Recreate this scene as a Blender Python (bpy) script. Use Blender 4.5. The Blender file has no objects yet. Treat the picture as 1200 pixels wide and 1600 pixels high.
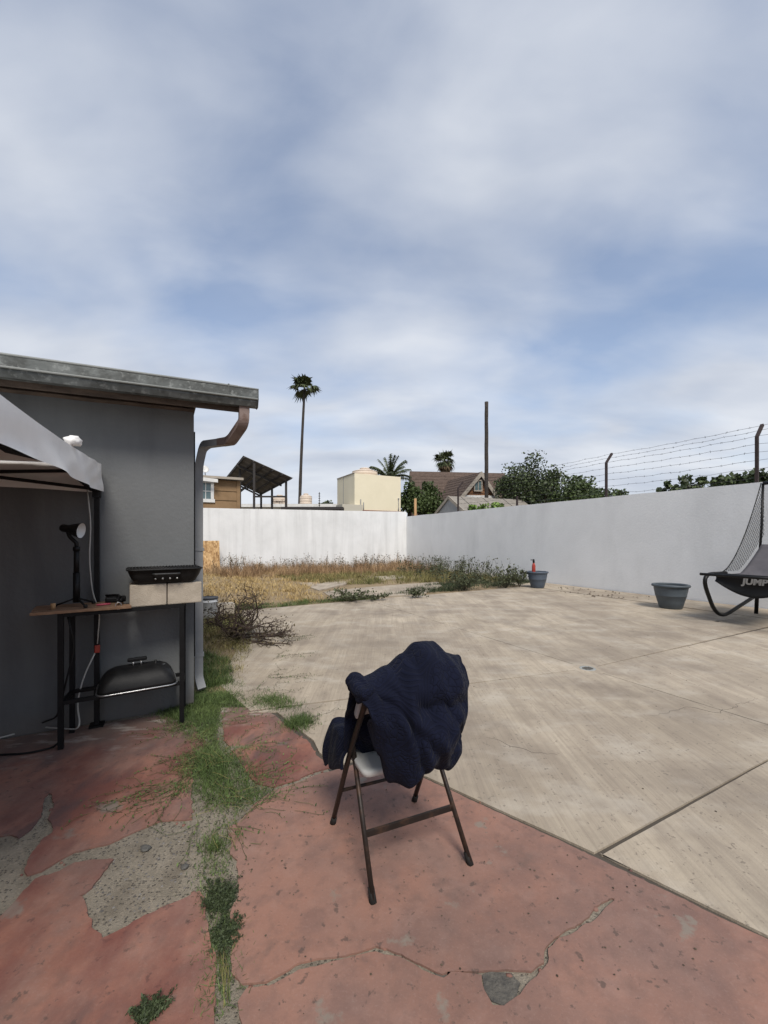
import bpy, bmesh, math, random
import numpy as np
from mathutils import Vector, Matrix, noise as mnoise
from mathutils.geometry import tessellate_polygon
random.seed(7); rng = np.random.default_rng(7)
scene = bpy.context.scene
C = scene.collection
R = math.radians

# ------------------------------------------------------------------ camera
CAM_H = 1.40; FOC = 640.0; HOR = 841.0          # eye height, focal length and horizon row of the 1200x1600 photograph
cam_d = bpy.data.cameras.new('camera'); cam = bpy.data.objects.new('camera', cam_d); C.objects.link(cam)
cam.location = (0, 0, CAM_H); cam.rotation_euler = (R(90), 0, 0)
cam_d.sensor_fit = 'VERTICAL'; cam_d.sensor_height = 24; cam_d.sensor_width = 18
cam_d.lens = FOC/1600*24; cam_d.shift_y = (HOR-800)/1600; cam_d.clip_start = .05; cam_d.clip_end = 2000
scene.camera = cam

# ------------------------------------------------------------------ world and sun
SUN_AZ, SUN_EL = R(165), R(50)                   # azimuth from +Y towards +X: behind the camera, to the right
w = bpy.data.worlds.new('World'); scene.world = w; w.use_nodes = True
nt = w.node_tree; nt.nodes.clear()
def N(t, typ, **kw):
    n = t.nodes.new(typ)
    for k, v in kw.items(): setattr(n, k, v)
    return n
def mth(t, op, a, b=None, clamp=False):
    n = N(t, 'ShaderNodeMath', operation=op); n.use_clamp = clamp
    for i, x in enumerate((a, b)):
        if x is None: continue
        if isinstance(x, (int, float)): n.inputs[i].default_value = x
        else: t.links.new(x, n.inputs[i])
    return n.outputs[0]
def ramp(t, fac, stops, interp='LINEAR'):
    n = N(t, 'ShaderNodeValToRGB'); cr = n.color_ramp; cr.interpolation = interp
    while len(cr.elements) < len(stops): cr.elements.new(.5)
    for e, (p, c) in zip(cr.elements, stops):
        e.position = p; e.color = (c if hasattr(c, '__len__') else (c, c, c)) + ((1,) if not hasattr(c, '__len__') or len(c) == 3 else ())
    t.links.new(fac, n.inputs[0]); return n.outputs[0]
def mixc(t, fac, a, b, mode='MIX'):
    n = N(t, 'ShaderNodeMix', data_type='RGBA', blend_type=mode)
    for s, x in ((n.inputs[0], fac), (n.inputs[6], a), (n.inputs[7], b)):
        if isinstance(x, (int, float)): s.default_value = x
        elif isinstance(x, tuple): s.default_value = x + (1,) if len(x) == 3 else x
        else: t.links.new(x, s)
    return n.outputs[2]
def nz(t, vec, scale, detail=4, rough=.55, dist=0, mapscale=None, maprot=None, maploc=None):
    if mapscale or maprot or maploc:
        m = N(t, 'ShaderNodeMapping')
        if mapscale: m.inputs['Scale'].default_value = mapscale
        if maprot: m.inputs['Rotation'].default_value = maprot
        if maploc: m.inputs['Location'].default_value = maploc
        t.links.new(vec, m.inputs[0]); vec = m.outputs[0]
    n = N(t, 'ShaderNodeTexNoise'); n.inputs['Scale'].default_value = scale; n.inputs['Detail'].default_value = detail
    n.inputs['Roughness'].default_value = rough; n.inputs['Distortion'].default_value = dist
    t.links.new(vec, n.inputs['Vector']); return n.outputs[0]
sky = N(nt, 'ShaderNodeTexSky', sky_type='NISHITA', sun_disc=False)
sky.sun_elevation = SUN_EL; sky.sun_rotation = SUN_AZ; sky.air_density = 1.0; sky.dust_density = .6; sky.ozone_density = 3.0
bg1 = N(nt, 'ShaderNodeBackground'); bg1.inputs[1].default_value = .125
nt.links.new(sky.outputs[0], bg1.inputs[0])
tc = N(nt, 'ShaderNodeTexCoord'); sep = N(nt, 'ShaderNodeSeparateXYZ'); nt.links.new(tc.outputs['Generated'], sep.inputs[0])
zz = mth(nt, 'ADD', mth(nt, 'MAXIMUM', sep.outputs[2], 0.0), .30)
cmb = N(nt, 'ShaderNodeCombineXYZ')
nt.links.new(mth(nt, 'DIVIDE', sep.outputs[0], zz), cmb.inputs[0]); nt.links.new(mth(nt, 'DIVIDE', sep.outputs[1], zz), cmb.inputs[1])
P0 = cmb.outputs[0]
n1 = nz(nt, P0, 1.25, 3, .5, .25, mapscale=(1, 1.25, 1), maprot=(0, 0, R(-24)), maploc=(3.1, 1.55, 0))
n2 = nz(nt, P0, 3.2, 7, .52, .3, mapscale=(.9, 1.4, 1), maprot=(0, 0, R(-30)), maploc=(7.3, 2.1, 0))
cl = mth(nt, 'ADD', mth(nt, 'MULTIPLY', n1, .72), mth(nt, 'MULTIPLY', n2, .28))
hz = ramp(nt, sep.outputs[2], [(0, .30), (.22, .20), (.40, .01), (.62, .0), (.85, .05), (1, .05)])          # the cloud deck closes towards the horizon
cover = ramp(nt, mth(nt, 'ADD', cl, hz), [(.40, .28), (.53, .64), (.68, .96)])
n3 = nz(nt, P0, 2.1, 4, .5, .2, maploc=(11, 4, 0), mapscale=(.8, 1.6, 1))
ccol = ramp(nt, n3, [(.3, (.40, .44, .52)), (.66, (.60, .625, .67))])
bg2 = N(nt, 'ShaderNodeBackground'); bg2.inputs[1].default_value = 1.0; nt.links.new(ccol, bg2.inputs[0])
mx = N(nt, 'ShaderNodeMixShader'); nt.links.new(cover, mx.inputs[0]); nt.links.new(bg1.outputs[0], mx.inputs[1]); nt.links.new(bg2.outputs[0], mx.inputs[2])
out = N(nt, 'ShaderNodeOutputWorld'); nt.links.new(mx.outputs[0], out.inputs[0])
sd = bpy.data.lights.new('sun', 'SUN'); sd.energy = 2.6; sd.angle = R(20); sd.color = (1, .94, .85)
so = bpy.data.objects.new('sun', sd); C.objects.link(so)
sv = Vector((math.sin(SUN_AZ)*math.cos(SUN_EL), math.cos(SUN_AZ)*math.cos(SUN_EL), math.sin(SUN_EL)))
so.rotation_euler = sv.to_track_quat('Z', 'Y').to_euler(); so.location = (0, -5, 20)
vs = scene.view_settings; vs.view_transform = 'Standard'; vs.look = 'None'; vs.gamma = 1; vs.exposure = 0.38; vs.use_curve_mapping = False

# ------------------------------------------------------------------ frames of reference
# the yard is laid out on two axes: E runs along the back wall, D along the right-hand wall
E = Vector((.885, .465, 0)).normalized(); D = Vector((-E.y, E.x, 0)); Z = Vector((0, 0, 1))
def S(s, t, z=0.0): return E*s + D*t + Z*z
def G(u, v, z=0.0):
    y = FOC*(CAM_H-z)/(v-HOR); return Vector(((u-600)/FOC*y, y, z))
def P(u, v, y): return Vector(((u-600)/FOC*y, y, CAM_H+(HOR-v)/FOC*y))
def st(p): return (p.dot(E), p.dot(D))

# ------------------------------------------------------------------ materials
MATS = {}
def mat(name, col, col2=None, rough=.8, var=.12, scale=4, detail=5, bump=.15, bscale=60, metal=0, dist=.01, spec=.4, mapscale=None, island=0, sheen=0, extra=None):
    m = bpy.data.materials.new(name); m.use_nodes = True; t = m.node_tree
    b = t.nodes['Principled BSDF']; b.inputs['Roughness'].default_value = rough; b.inputs['Metallic'].default_value = metal
    b.inputs['Specular IOR Level'].default_value = spec
    if sheen: b.inputs['Sheen Weight'].default_value = sheen; b.inputs['Sheen Roughness'].default_value = .4
    tcn = N(t, 'ShaderNodeTexCoord'); vec = tcn.outputs['Object']
    c2 = col2 or tuple(min(1, c*(1+var)) for c in col)
    c1 = col if col2 else tuple(c*(1-var) for c in col)
    f = nz(t, vec, scale, detail, .6, .2, mapscale=mapscale)
    c = ramp(t, f, [(.3, c1), (.7, c2)])
    if island:
        g = N(t, 'ShaderNodeNewGeometry'); hs = N(t, 'ShaderNodeHueSaturation')
        t.links.new(mth(t, 'ADD', mth(t, 'MULTIPLY', g.outputs['Random Per Island'], 2*island), 1-island), hs.inputs['Value'])
        t.links.new(c, hs.inputs['Color']); c = hs.outputs[0]
    h = nz(t, vec, bscale, 5, .6)
    if extra: c, h = extra(t, vec, c, h, b)
    t.links.new(c, b.inputs['Base Color'])
    if bump:
        bp = N(t, 'ShaderNodeBump'); bp.inputs['Strength'].default_value = bump; bp.inputs['Distance'].default_value = dist
        t.links.new(h, bp.inputs['Height']); t.links.new(bp.outputs[0], b.inputs['Normal'])
    MATS[name] = m; return m
AX = math.atan2(E.y, E.x)
def spots(t, vec, scale, lo, hi, detail=3, **kw): return ramp(t, nz(t, vec, scale, detail, .6, **kw), [(lo, 0.0), (hi, 1.0)])
def x_concrete(t, vec, c, h, b):
    br = nz(t, vec, 1.0, 3, .6, .1, maprot=(0, 0, -AX), mapscale=(58, 1.0, 1))           # broom strokes along D
    br2 = nz(t, vec, 1.0, 5, .65, .3, maprot=(0, 0, -AX), mapscale=(7, .8, 1), maploc=(3, 1, 0))
    c = mixc(t, mth(t, 'MULTIPLY', spots(t, vec, 1, .40, .68, maprot=(0, 0, -AX), mapscale=(1.5, .9, 1), detail=6), .50), c, (.22, .178, .138))
    c = mixc(t, mth(t, 'MULTIPLY', ramp(t, br2, [(.42, 0.0), (.66, 1.0)]), .42), c, (.21, .165, .125))
    c = mixc(t, mth(t, 'MULTIPLY', ramp(t, br, [(.36, 1.0), (.54, 0.0)]), .30), c, (.21, .175, .14))
    oi = N(t, 'ShaderNodeObjectInfo'); hs = N(t, 'ShaderNodeHueSaturation'); t.links.new(mth(t, 'ADD', mth(t, 'MULTIPLY', oi.outputs['Random'], .16), .92), hs.inputs['Value']); t.links.new(c, hs.inputs['Color']); c = hs.outputs[0]
    c = mixc(t, mth(t, 'MULTIPLY', spots(t, vec, 2.1, .50, .66, detail=7, mapscale=(1, 1.6, 1), maprot=(0, 0, -AX)), .45), c, (.50, .45, .375))
    c = mixc(t, mth(t, 'MULTIPLY', spots(t, vec, 1.3, .50, .64, detail=8, maploc=(5, 2, 0)), .46), c, (.175, .14, .11))
    c = mixc(t, mth(t, 'MULTIPLY', spots(t, vec, .45, .46, .62, detail=7, maploc=(2, 7, 0)), .30), c, (.20, .165, .13))
    c = mixc(t, mth(t, 'MULTIPLY', spots(t, vec, 12, .52, .70, detail=8), .30), c, (.23, .19, .15))
    c = mixc(t, mth(t, 'MULTIPLY', spots(t, vec, 38, .63, .68), .55), c, (.12, .10, .08))
    return c, mth(t, 'ADD', mth(t, 'MULTIPLY', br, .9), mth(t, 'MULTIPLY', h, .5))
def x_pink(t, vec, c, h, b):
    dk = spots(t, vec, 1, .44, .66, detail=6, mapscale=(1.6, 1.6, 1), maploc=(2.2, 5, 0))
    c = mixc(t, mth(t, 'MULTIPLY', dk, .70), c, (.140, .090, .077))
    c = mixc(t, mth(t, 'MULTIPLY', spots(t, vec, 2.2, .46, .66, detail=9, maploc=(6, 3, 0)), .40), c, (.20, .135, .115))
    c = mixc(t, mth(t, 'MULTIPLY', spots(t, vec, 16, .50, .70, detail=8, maploc=(2, 9, 0)), .45), c, (.14, .088, .072))
    c = mixc(t, mth(t, 'MULTIPLY', spots(t, vec, 5.5, .50, .62, detail=7), .38), c, (.165, .10, .085))
    c = mixc(t, mth(t, 'MULTIPLY', spots(t, vec, 9, .52, .72, detail=6, maploc=(4, 4, 0)), .25), c, (.34, .22, .18))
    c = mixc(t, mth(t, 'MULTIPLY', spots(t, vec, 30, .62, .67, detail=4), .7), c, (.085, .06, .05))
    c = mixc(t, mth(t, 'MULTIPLY', spots(t, vec, 110, .56, .70, detail=2), .12), c, (.38, .27, .23))
    c = mixc(t, mth(t, 'MULTIPLY', spots(t, vec, 2.6, .61, .64, detail=9, maploc=(9, 1, 0)), .8), c, (.22, .19, .155))
    c = mixc(t, mth(t, 'MULTIPLY', spots(t, vec, 3.6, .60, .70, detail=8, maploc=(1, 8, 0)), .55), c, (.10, .075, .065))
    return c, h
def x_pinkred(t, vec, c, h, b):
    c, h = x_pink(t, vec, c, h, b)
    c = mixc(t, mth(t, 'MULTIPLY', spots(t, vec, 1, .44, .60, detail=7, mapscale=(2.6, 1.4, 1), maploc=(1.2, 7.7, 0), maprot=(0, 0, R(-25))), .72), c, (.135, .042, .034))
    c = mixc(t, mth(t, 'MULTIPLY', spots(t, vec, 1, .52, .64, detail=7, mapscale=(3.4, 1.5, 1), maploc=(4.2, 2.7, 0), maprot=(0, 0, R(-25))), .65), c, (.075, .055, .055))
    mp = N(t, 'ShaderNodeMapping'); mp.inputs['Rotation'].default_value = (0, 0, -AX); t.links.new(vec, mp.inputs[0])
    sp = N(t, 'ShaderNodeSeparateXYZ'); t.links.new(mp.outputs[0], sp.inputs[0])
    wob = nz(t, vec, 3.5, 6, .65)
    near_wall = ramp(t, mth(t, 'MULTIPLY', mth(t, 'ADD', sp.outputs[1], mth(t, 'MULTIPLY', wob, .9)), .2), [(.715, 0.0), (.80, 1.0)])      # dust swept against the house foot
    c = mixc(t, mth(t, 'MULTIPLY', near_wall, .62), c, (.17, .135, .115))
    lime = mth(t, 'MULTIPLY', near_wall, spots(t, vec, 1, .54, .62, detail=8, mapscale=(4, 11, 1), maprot=(0, 0, -AX)))
    c = mixc(t, mth(t, 'MULTIPLY', lime, .55), c, (.42, .38, .34))
    return c, h
def x_agg(t, vec, c, h, b):
    v = N(t, 'ShaderNodeTexVoronoi'); v.inputs['Scale'].default_value = 95; t.links.new(vec, v.inputs['Vector'])
    pick = ramp(t, v.outputs['Color'], [(.60, 0.0), (.66, 1.0)])
    dot = mth(t, 'MULTIPLY', ramp(t, v.outputs['Distance'], [(.30, 1.0), (.46, 0.0)]), pick)
    c = mixc(t, mth(t, 'MULTIPLY', dot, mth(t, 'MULTIPLY', nz(t, vec, 23, 2), 1.3, True)), c, (.055, .05, .045))
    v2 = N(t, 'ShaderNodeTexVoronoi'); v2.inputs['Scale'].default_value = 130; t.links.new(vec, v2.inputs['Vector'])
    c = mixc(t, mth(t, 'MULTIPLY', ramp(t, v2.outputs['Color'], [(.7, 0.0), (.75, 1.0)]), .35), c, (.36, .30, .23))
    c = mixc(t, mth(t, 'MULTIPLY', spots(t, vec, 6, .5, .68, detail=5), .5), c, (.11, .088, .065))
    return c, mth(t, 'ADD', mth(t, 'MULTIPLY', dot, .8), h)
def x_wallwhite(t, vec, c, h, b):
    sx = nz(t, vec, 1.0, 4, .6, .2, mapscale=(3.6, 3.6, .22))
    c = mixc(t, mth(t, 'MULTIPLY', ramp(t, sx, [(.45, 0.0), (.75, 1.0)]), .40), c, (.43, .43, .42))
    c = mixc(t, mth(t, 'MULTIPLY', spots(t, vec, .9, .5, .75, detail=6), .35), c, (.46, .46, .45))
    sp = N(t, 'ShaderNodeSeparateXYZ'); t.links.new(vec, sp.inputs[0])
    low = ramp(t, mth(t, 'ADD', sp.outputs[2], mth(t, 'MULTIPLY', nz(t, vec, 2.5, 5), .5)), [(.25, 1.0), (.62, 0.0)])
    c = mixc(t, mth(t, 'MULTIPLY', low, .35), c, (.36, .33, .28))
    return c, h
def x_shingle(t, vec, c, h, b):
    c = mixc(t, mth(t, 'MULTIPLY', spots(t, vec, 14, .45, .6, mapscale=(1, 1, 3)), .5), c, (.035, .026, .02))
    return c, h
def x_osb(t, vec, c, h, b):
    v = N(t, 'ShaderNodeTexVoronoi'); v.inputs['Scale'].default_value = 28; mp = N(t, 'ShaderNodeMapping'); mp.inputs['Scale'].default_value = (1, 1, .35)
    t.links.new(vec, mp.inputs[0]); t.links.new(mp.outputs[0], v.inputs['Vector'])
    bw = N(t, 'ShaderNodeRGBToBW'); t.links.new(v.outputs['Color'], bw.inputs[0])
    return ramp(t, bw.outputs[0], [(.1, (.22, .12, .05)), (.5, (.44, .27, .12)), (.9, (.62, .42, .22))]), h
def x_quilt(t, vec, c, h, b):
    uv = N(t, 'ShaderNodeUVMap').outputs[0]
    wv = nz(t, uv, 7, 2, .5)
    a = N(t, 'ShaderNodeVectorMath', operation='ADD'); t.links.new(uv, a.inputs[0])
    sc = N(t, 'ShaderNodeVectorMath', operation='SCALE'); sc.inputs['Scale'].default_value = .05
    nn = N(t, 'ShaderNodeTexNoise'); nn.inputs['Scale'].default_value = 14; t.links.new(uv, nn.inputs['Vector'])
    t.links.new(nn.outputs['Color'], sc.inputs[0]); t.links.new(sc.outputs[0], a.inputs[1])
    v = N(t, 'ShaderNodeTexVoronoi', feature='DISTANCE_TO_EDGE'); v.inputs['Scale'].default_value = 46; t.links.new(a.outputs[0], v.inputs['Vector'])
    e = ramp(t, v.outputs['Distance'], [(0, 0.0), (.10, .7), (.35, 1.0)])
    r_ = N(t, 'ShaderNodeTexVoronoi'); r_.inputs['Scale'].default_value = 5.0; t.links.new(uv, r_.inputs['Vector'])
    rings = mth(t, 'SINE', mth(t, 'MULTIPLY', r_.outputs['Distance'], 95))
    rg = ramp(t, rings, [(0, .2), (.5, 1.0)])
    msk = ramp(t, r_.outputs['Distance'], [(.56, 0.0), (.62, 1.0)])
    hh = mixc(t, msk, e, rg)
    c = mixc(t, mth(t, 'MULTIPLY', mth(t, 'SUBTRACT', 1.0, hh), .35), c, (.0018, .0022, .005))
    return c, mth(t, 'ADD', hh, mth(t, 'MULTIPLY', h, .25))
def x_rust(t, vec, c, h, b):
    return mixc(t, mth(t, 'MULTIPLY', spots(t, vec, 14, .5, .66, detail=6), .7), c, (.09, .045, .025)), h
def x_galv(t, vec, c, h, b):
    c = mixc(t, mth(t, 'MULTIPLY', spots(t, vec, 9, .42, .6, detail=7), .8), c, (.05, .052, .048))
    return mixc(t, mth(t, 'MULTIPLY', spots(t, vec, 24, .55, .66, detail=6), .6), c, (.24, .25, .24)), h
def x_grime(t, vec, c, h, b):
    sx = nz(t, vec, 1.0, 5, .6, .2, mapscale=(2.2, 2.2, .35))
    c = mixc(t, mth(t, 'MULTIPLY', ramp(t, sx, [(.46, 0.0), (.68, 1.0)]), .5), c, tuple(x*.6 for x in (.1, .105, .112)))
    sp = N(t, 'ShaderNodeSeparateXYZ'); t.links.new(vec, sp.inputs[0])
    low = ramp(t, mth(t, 'ADD', sp.outputs[2], mth(t, 'MULTIPLY', nz(t, vec, 6, 5), .3)), [(.17, 1.0), (.34, 0.0)])
    return mixc(t, mth(t, 'MULTIPLY', low, .5), c, (.12, .10, .085)), h

mat('concrete', (.385, .322, .240), (.51, .432, .330), scale=1.1, rough=.9, bump=.55, dist=.006, bscale=120, extra=x_concrete)
mat('pink', (.255, .130, .094), (.31, .168, .124), scale=1.6, rough=.85, bump=.35, bscale=90, dist=.004, extra=x_pink)
mat('pinkred', (.262, .113, .076), (.325, .156, .110), scale=1.6, rough=.85, bump=.35, bscale=90, dist=.004, extra=x_pinkred)
mat('aggregate', (.19, .165, .125), (.27, .235, .185), scale=7, rough=.95, bump=.9, bscale=160, dist=.008, extra=x_agg)
mat('asphalt_fill', (.045, .044, .042), (.16, .145, .12), scale=18, rough=.95, bump=.9, bscale=90, dist=.01)
mat('joint', (.075, .063, .05), rough=.95, bump=.4)
mat('soil', (.20, .145, .085), (.30, .225, .13), scale=1.7, rough=1, bump=.8, bscale=22, dist=.03)
mat('farsoil', (.16, .13, .09), (.22, .18, .12), scale=.3, rough=1, bump=.2)
mat('wall_white', (.70, .705, .70), (.78, .78, .775), scale=1.2, rough=.85, bump=.45, bscale=26, dist=.012, extra=x_wallwhite)
mat('wall_cool', (.70, .705, .70), (.77, .775, .77), scale=1.0, rough=.8, bump=.35, bscale=22, dist=.012, extra=lambda t, v, c, h, b: (mixc(t, mth(t, 'MULTIPLY', spots(t, v, 1, .5, .72, detail=6, mapscale=(1.5, 1.5, .5)), .40), c, (.56, .565, .56)), h))
mat('house_grey', (.118, .124, .127), (.143, .149, .152), scale=1.5, rough=.7, bump=.35, bscale=34, dist=.008, extra=x_grime)
mat('galv', (.085, .092, .088), (.14, .15, .145), scale=5, rough=.55, metal=.3, bump=.3, bscale=40, extra=x_galv)
mat('galv_light', (.24, .25, .235), (.33, .34, .32), scale=3, rough=.6, bump=.2)
mat('pipe_grey', (.20, .207, .215), (.26, .265, .27), scale=4, rough=.6, bump=.15)
mat('pipe_brown', (.15, .105, .09), (.21, .155, .135), scale=9, rough=.6, bump=.2, extra=x_rust)
mat('eave_wood', (.05, .036, .028), (.11, .08, .06), scale=6, rough=.9, bump=.5, mapscale=(1, 1, 6))
mat('black_metal', (.0055, .0055, .006), rough=.55, var=.4, scale=12, bump=.15, spec=.22)
mat('black_enamel', (.004, .004, .0045), (.014, .0135, .013), rough=.52, scale=16, bump=.35, bscale=70, dist=.003, spec=.28)
mat('black_plastic', (.006, .006, .0065), rough=.5, bump=.1, spec=.25)
mat('grill_grate', (.035, .035, .036), rough=.5, metal=.5, bump=.3)
mat('chrome', (.42, .42, .42), rough=.3, metal=.9, bump=.05)
mat('lamp_white', (.62, .61, .59), rough=.5, bump=.03)
mat('wood_top', (.17, .095, .055), (.31, .19, .115), scale=5, rough=.8, bump=.4, mapscale=(1, 6, 6))
mat('cork', (.40, .24, .12), rough=.9)
mat('block', (.34, .295, .235), (.43, .375, .305), scale=12, rough=.95, bump=.7, bscale=120, dist=.006)
mat('tent', (.70, .685, .665), (.80, .785, .765), scale=3, rough=.9, bump=.2, bscale=200)
mat('cable_white', (.42, .41, .38), rough=.6, bump=0)
mat('red_plastic', (.30, .035, .022), rough=.4, bump=0)
mat('pink_plastic', (.55, .10, .14), rough=.4, bump=0)
mat('chair_metal', (.018, .013, .011), (.030, .022, .018), scale=14, rough=.5, metal=.2, bump=.15, extra=x_rust)
mat('chair_plastic', (.40, .40, .385), (.48, .475, .455), scale=8, rough=.55, bump=.12)
mat('rubber', (.012, .011, .010), rough=.8)
mat('quilt', (.0038, .0052, .0155), (.0060, .0082, .0225), scale=5, rough=.9, bump=.75, bscale=150, dist=.004, spec=.16, sheen=.03, extra=x_quilt)
mat('pot', (.060, .075, .088), (.078, .094, .108), scale=5, rough=.5, bump=.1)
mat('pot_blue', (.062, .080, .108), (.082, .102, .134), scale=5, rough=.5, bump=.1)
mat('game_metal', (.006, .006, .006), rough=.45, bump=.05, spec=.25)
mat('game_cloth', (.005, .005, .0055), rough=.75, bump=.3, bscale=30)
mat('game_ramp', (.075, .07, .078), (.105, .098, .106), scale=4, rough=.8, bump=.3, bscale=14, dist=.02)
mat('net', (.02, .02, .02), rough=.8, bump=0)
mat('print_white', (.26, .25, .235), rough=.6, bump=0)
mat('siding', (.20, .125, .062), (.26, .165, .085), scale=3, rough=.8, bump=.2)
mat('white_trim', (.66, .655, .63), rough=.6, bump=.05)
mat('glass', (.10, .15, .16), rough=.08, bump=0, spec=.6)
mat('corrugated', (.095, .085, .075), (.16, .145, .13), scale=2, rough=.6, bump=.2)
mat('purlin', (.035, .03, .028), rough=.7)
mat('cream', (.70, .635, .47), (.76, .69, .52), scale=1.2, rough=.85, bump=.2, bscale=25)
mat('cream_side', (.45, .42, .345), (.50, .465, .385), scale=1.2, rough=.85, bump=.2, bscale=25)
mat('brick_red', (.20, .075, .05), rough=.9)
mat('tank', (.56, .46, .37), (.63, .53, .43), scale=2, rough=.6, bump=.05)
mat('ink', (.05, .035, .03), rough=.7, bump=0)
mat('shingle', (.085, .058, .045), (.14, .098, .077), scale=5, rough=.95, bump=.7, bscale=22, dist=.03, extra=x_shingle)
mat('gable_brown', (.16, .075, .035), (.22, .11, .055), scale=7, rough=.9, bump=.5, mapscale=(1, 1, 4))
mat('shed_roof', (.20, .18, .155), (.28, .255, .22), scale=2.5, rough=.9, bump=.4)
mat('shed_wall', (.30, .31, .32), rough=.8)
mat('trim_tan', (.34, .30, .25), rough=.8)
mat('bark', (.075, .055, .042), (.13, .10, .08), scale=9, rough=1, bump=.7, dist=.02, bscale=20)
mat('palm_trunk', (.034, .028, .024), (.065, .055, .047), scale=2.5, rough=1, bump=.7, dist=.03, bscale=9, mapscale=(1, 1, 3))
mat('leaf_dark', (.034, .050, .018), (.075, .098, .038), scale=1.3, rough=.6, bump=0, island=.55)
mat('leaf_mid', (.035, .055, .015), (.075, .105, .03), scale=1.3, rough=.6, bump=0, island=.5)
mat('leaf_bright', (.10, .17, .03), (.18, .27, .06), scale=2, rough=.6, bump=0, island=.4)
mat('leaf_olive', (.040, .050, .022), (.085, .095, .045), scale=1.5, rough=.7, bump=0, island=.5)
mat('bush_leaf', (.055, .045, .022), (.12, .095, .05), scale=3, rough=.9, bump=0, island=.5)
mat('palm_leaf', (.030, .042, .016), (.070, .085, .034), scale=.6, rough=.6, bump=0, island=.5)
mat('palm_dead', (.12, .085, .05), (.19, .14, .085), scale=.6, rough=.9, bump=0, island=.4)
mat('grass_green', (.050, .085, .020), (.105, .145, .042), scale=2.2, rough=.7, bump=0, island=.55)
mat('grass_dark', (.026, .040, .016), (.058, .076, .032), scale=3, rough=.7, bump=0, island=.5)
mat('grass_mix', (.11, .12, .035), (.26, .21, .085), scale=1.4, rough=.8, bump=0, island=.5)
mat('grass_straw', (.32, .215, .085), (.52, .39, .185), scale=1.0, rough=.85, bump=0, island=.45)
mat('weed_rust', (.22, .13, .07), (.42, .29, .16), scale=.9, rough=.9, bump=0, island=.5)
mat('weed_dark', (.045, .042, .028), (.085, .08, .045), scale=2, rough=.9, bump=0, island=.5)
mat('dead_wood', (.040, .027, .022), (.095, .066, .052), scale=9, rough=1, bump=.5)
mat('osb', (.4, .25, .12), rough=.85, bump=.3, bscale=50, extra=x_osb)
mat('bucket', (.52, .53, .54), (.60, .61, .62), scale=9, rough=.5, bump=.05, extra=lambda t, v, c, h, b: (mixc(t, spots(t, v, 9, .58, .62, detail=5), c, (.12, .12, .12)), h))
mat('bucket_lid', (.05, .052, .055), rough=.5)
mat('pebble', (.09, .085, .08), (.17, .155, .14), scale=20, rough=.9, island=.5)
mat('litter', (.055, .042, .03), (.12, .09, .06), scale=9, rough=1, bump=0, island=.5)
mat('iron', (.07, .068, .062), (.12, .115, .105), scale=20, rough=.7, metal=.3, bump=.3)
mat('wire', (.06, .058, .058), rough=.6, metal=.4, bump=0)
mat('post_rust', (.028, .019, .018), (.05, .034, .032), scale=12, rough=.8, bump=.3)

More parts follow.
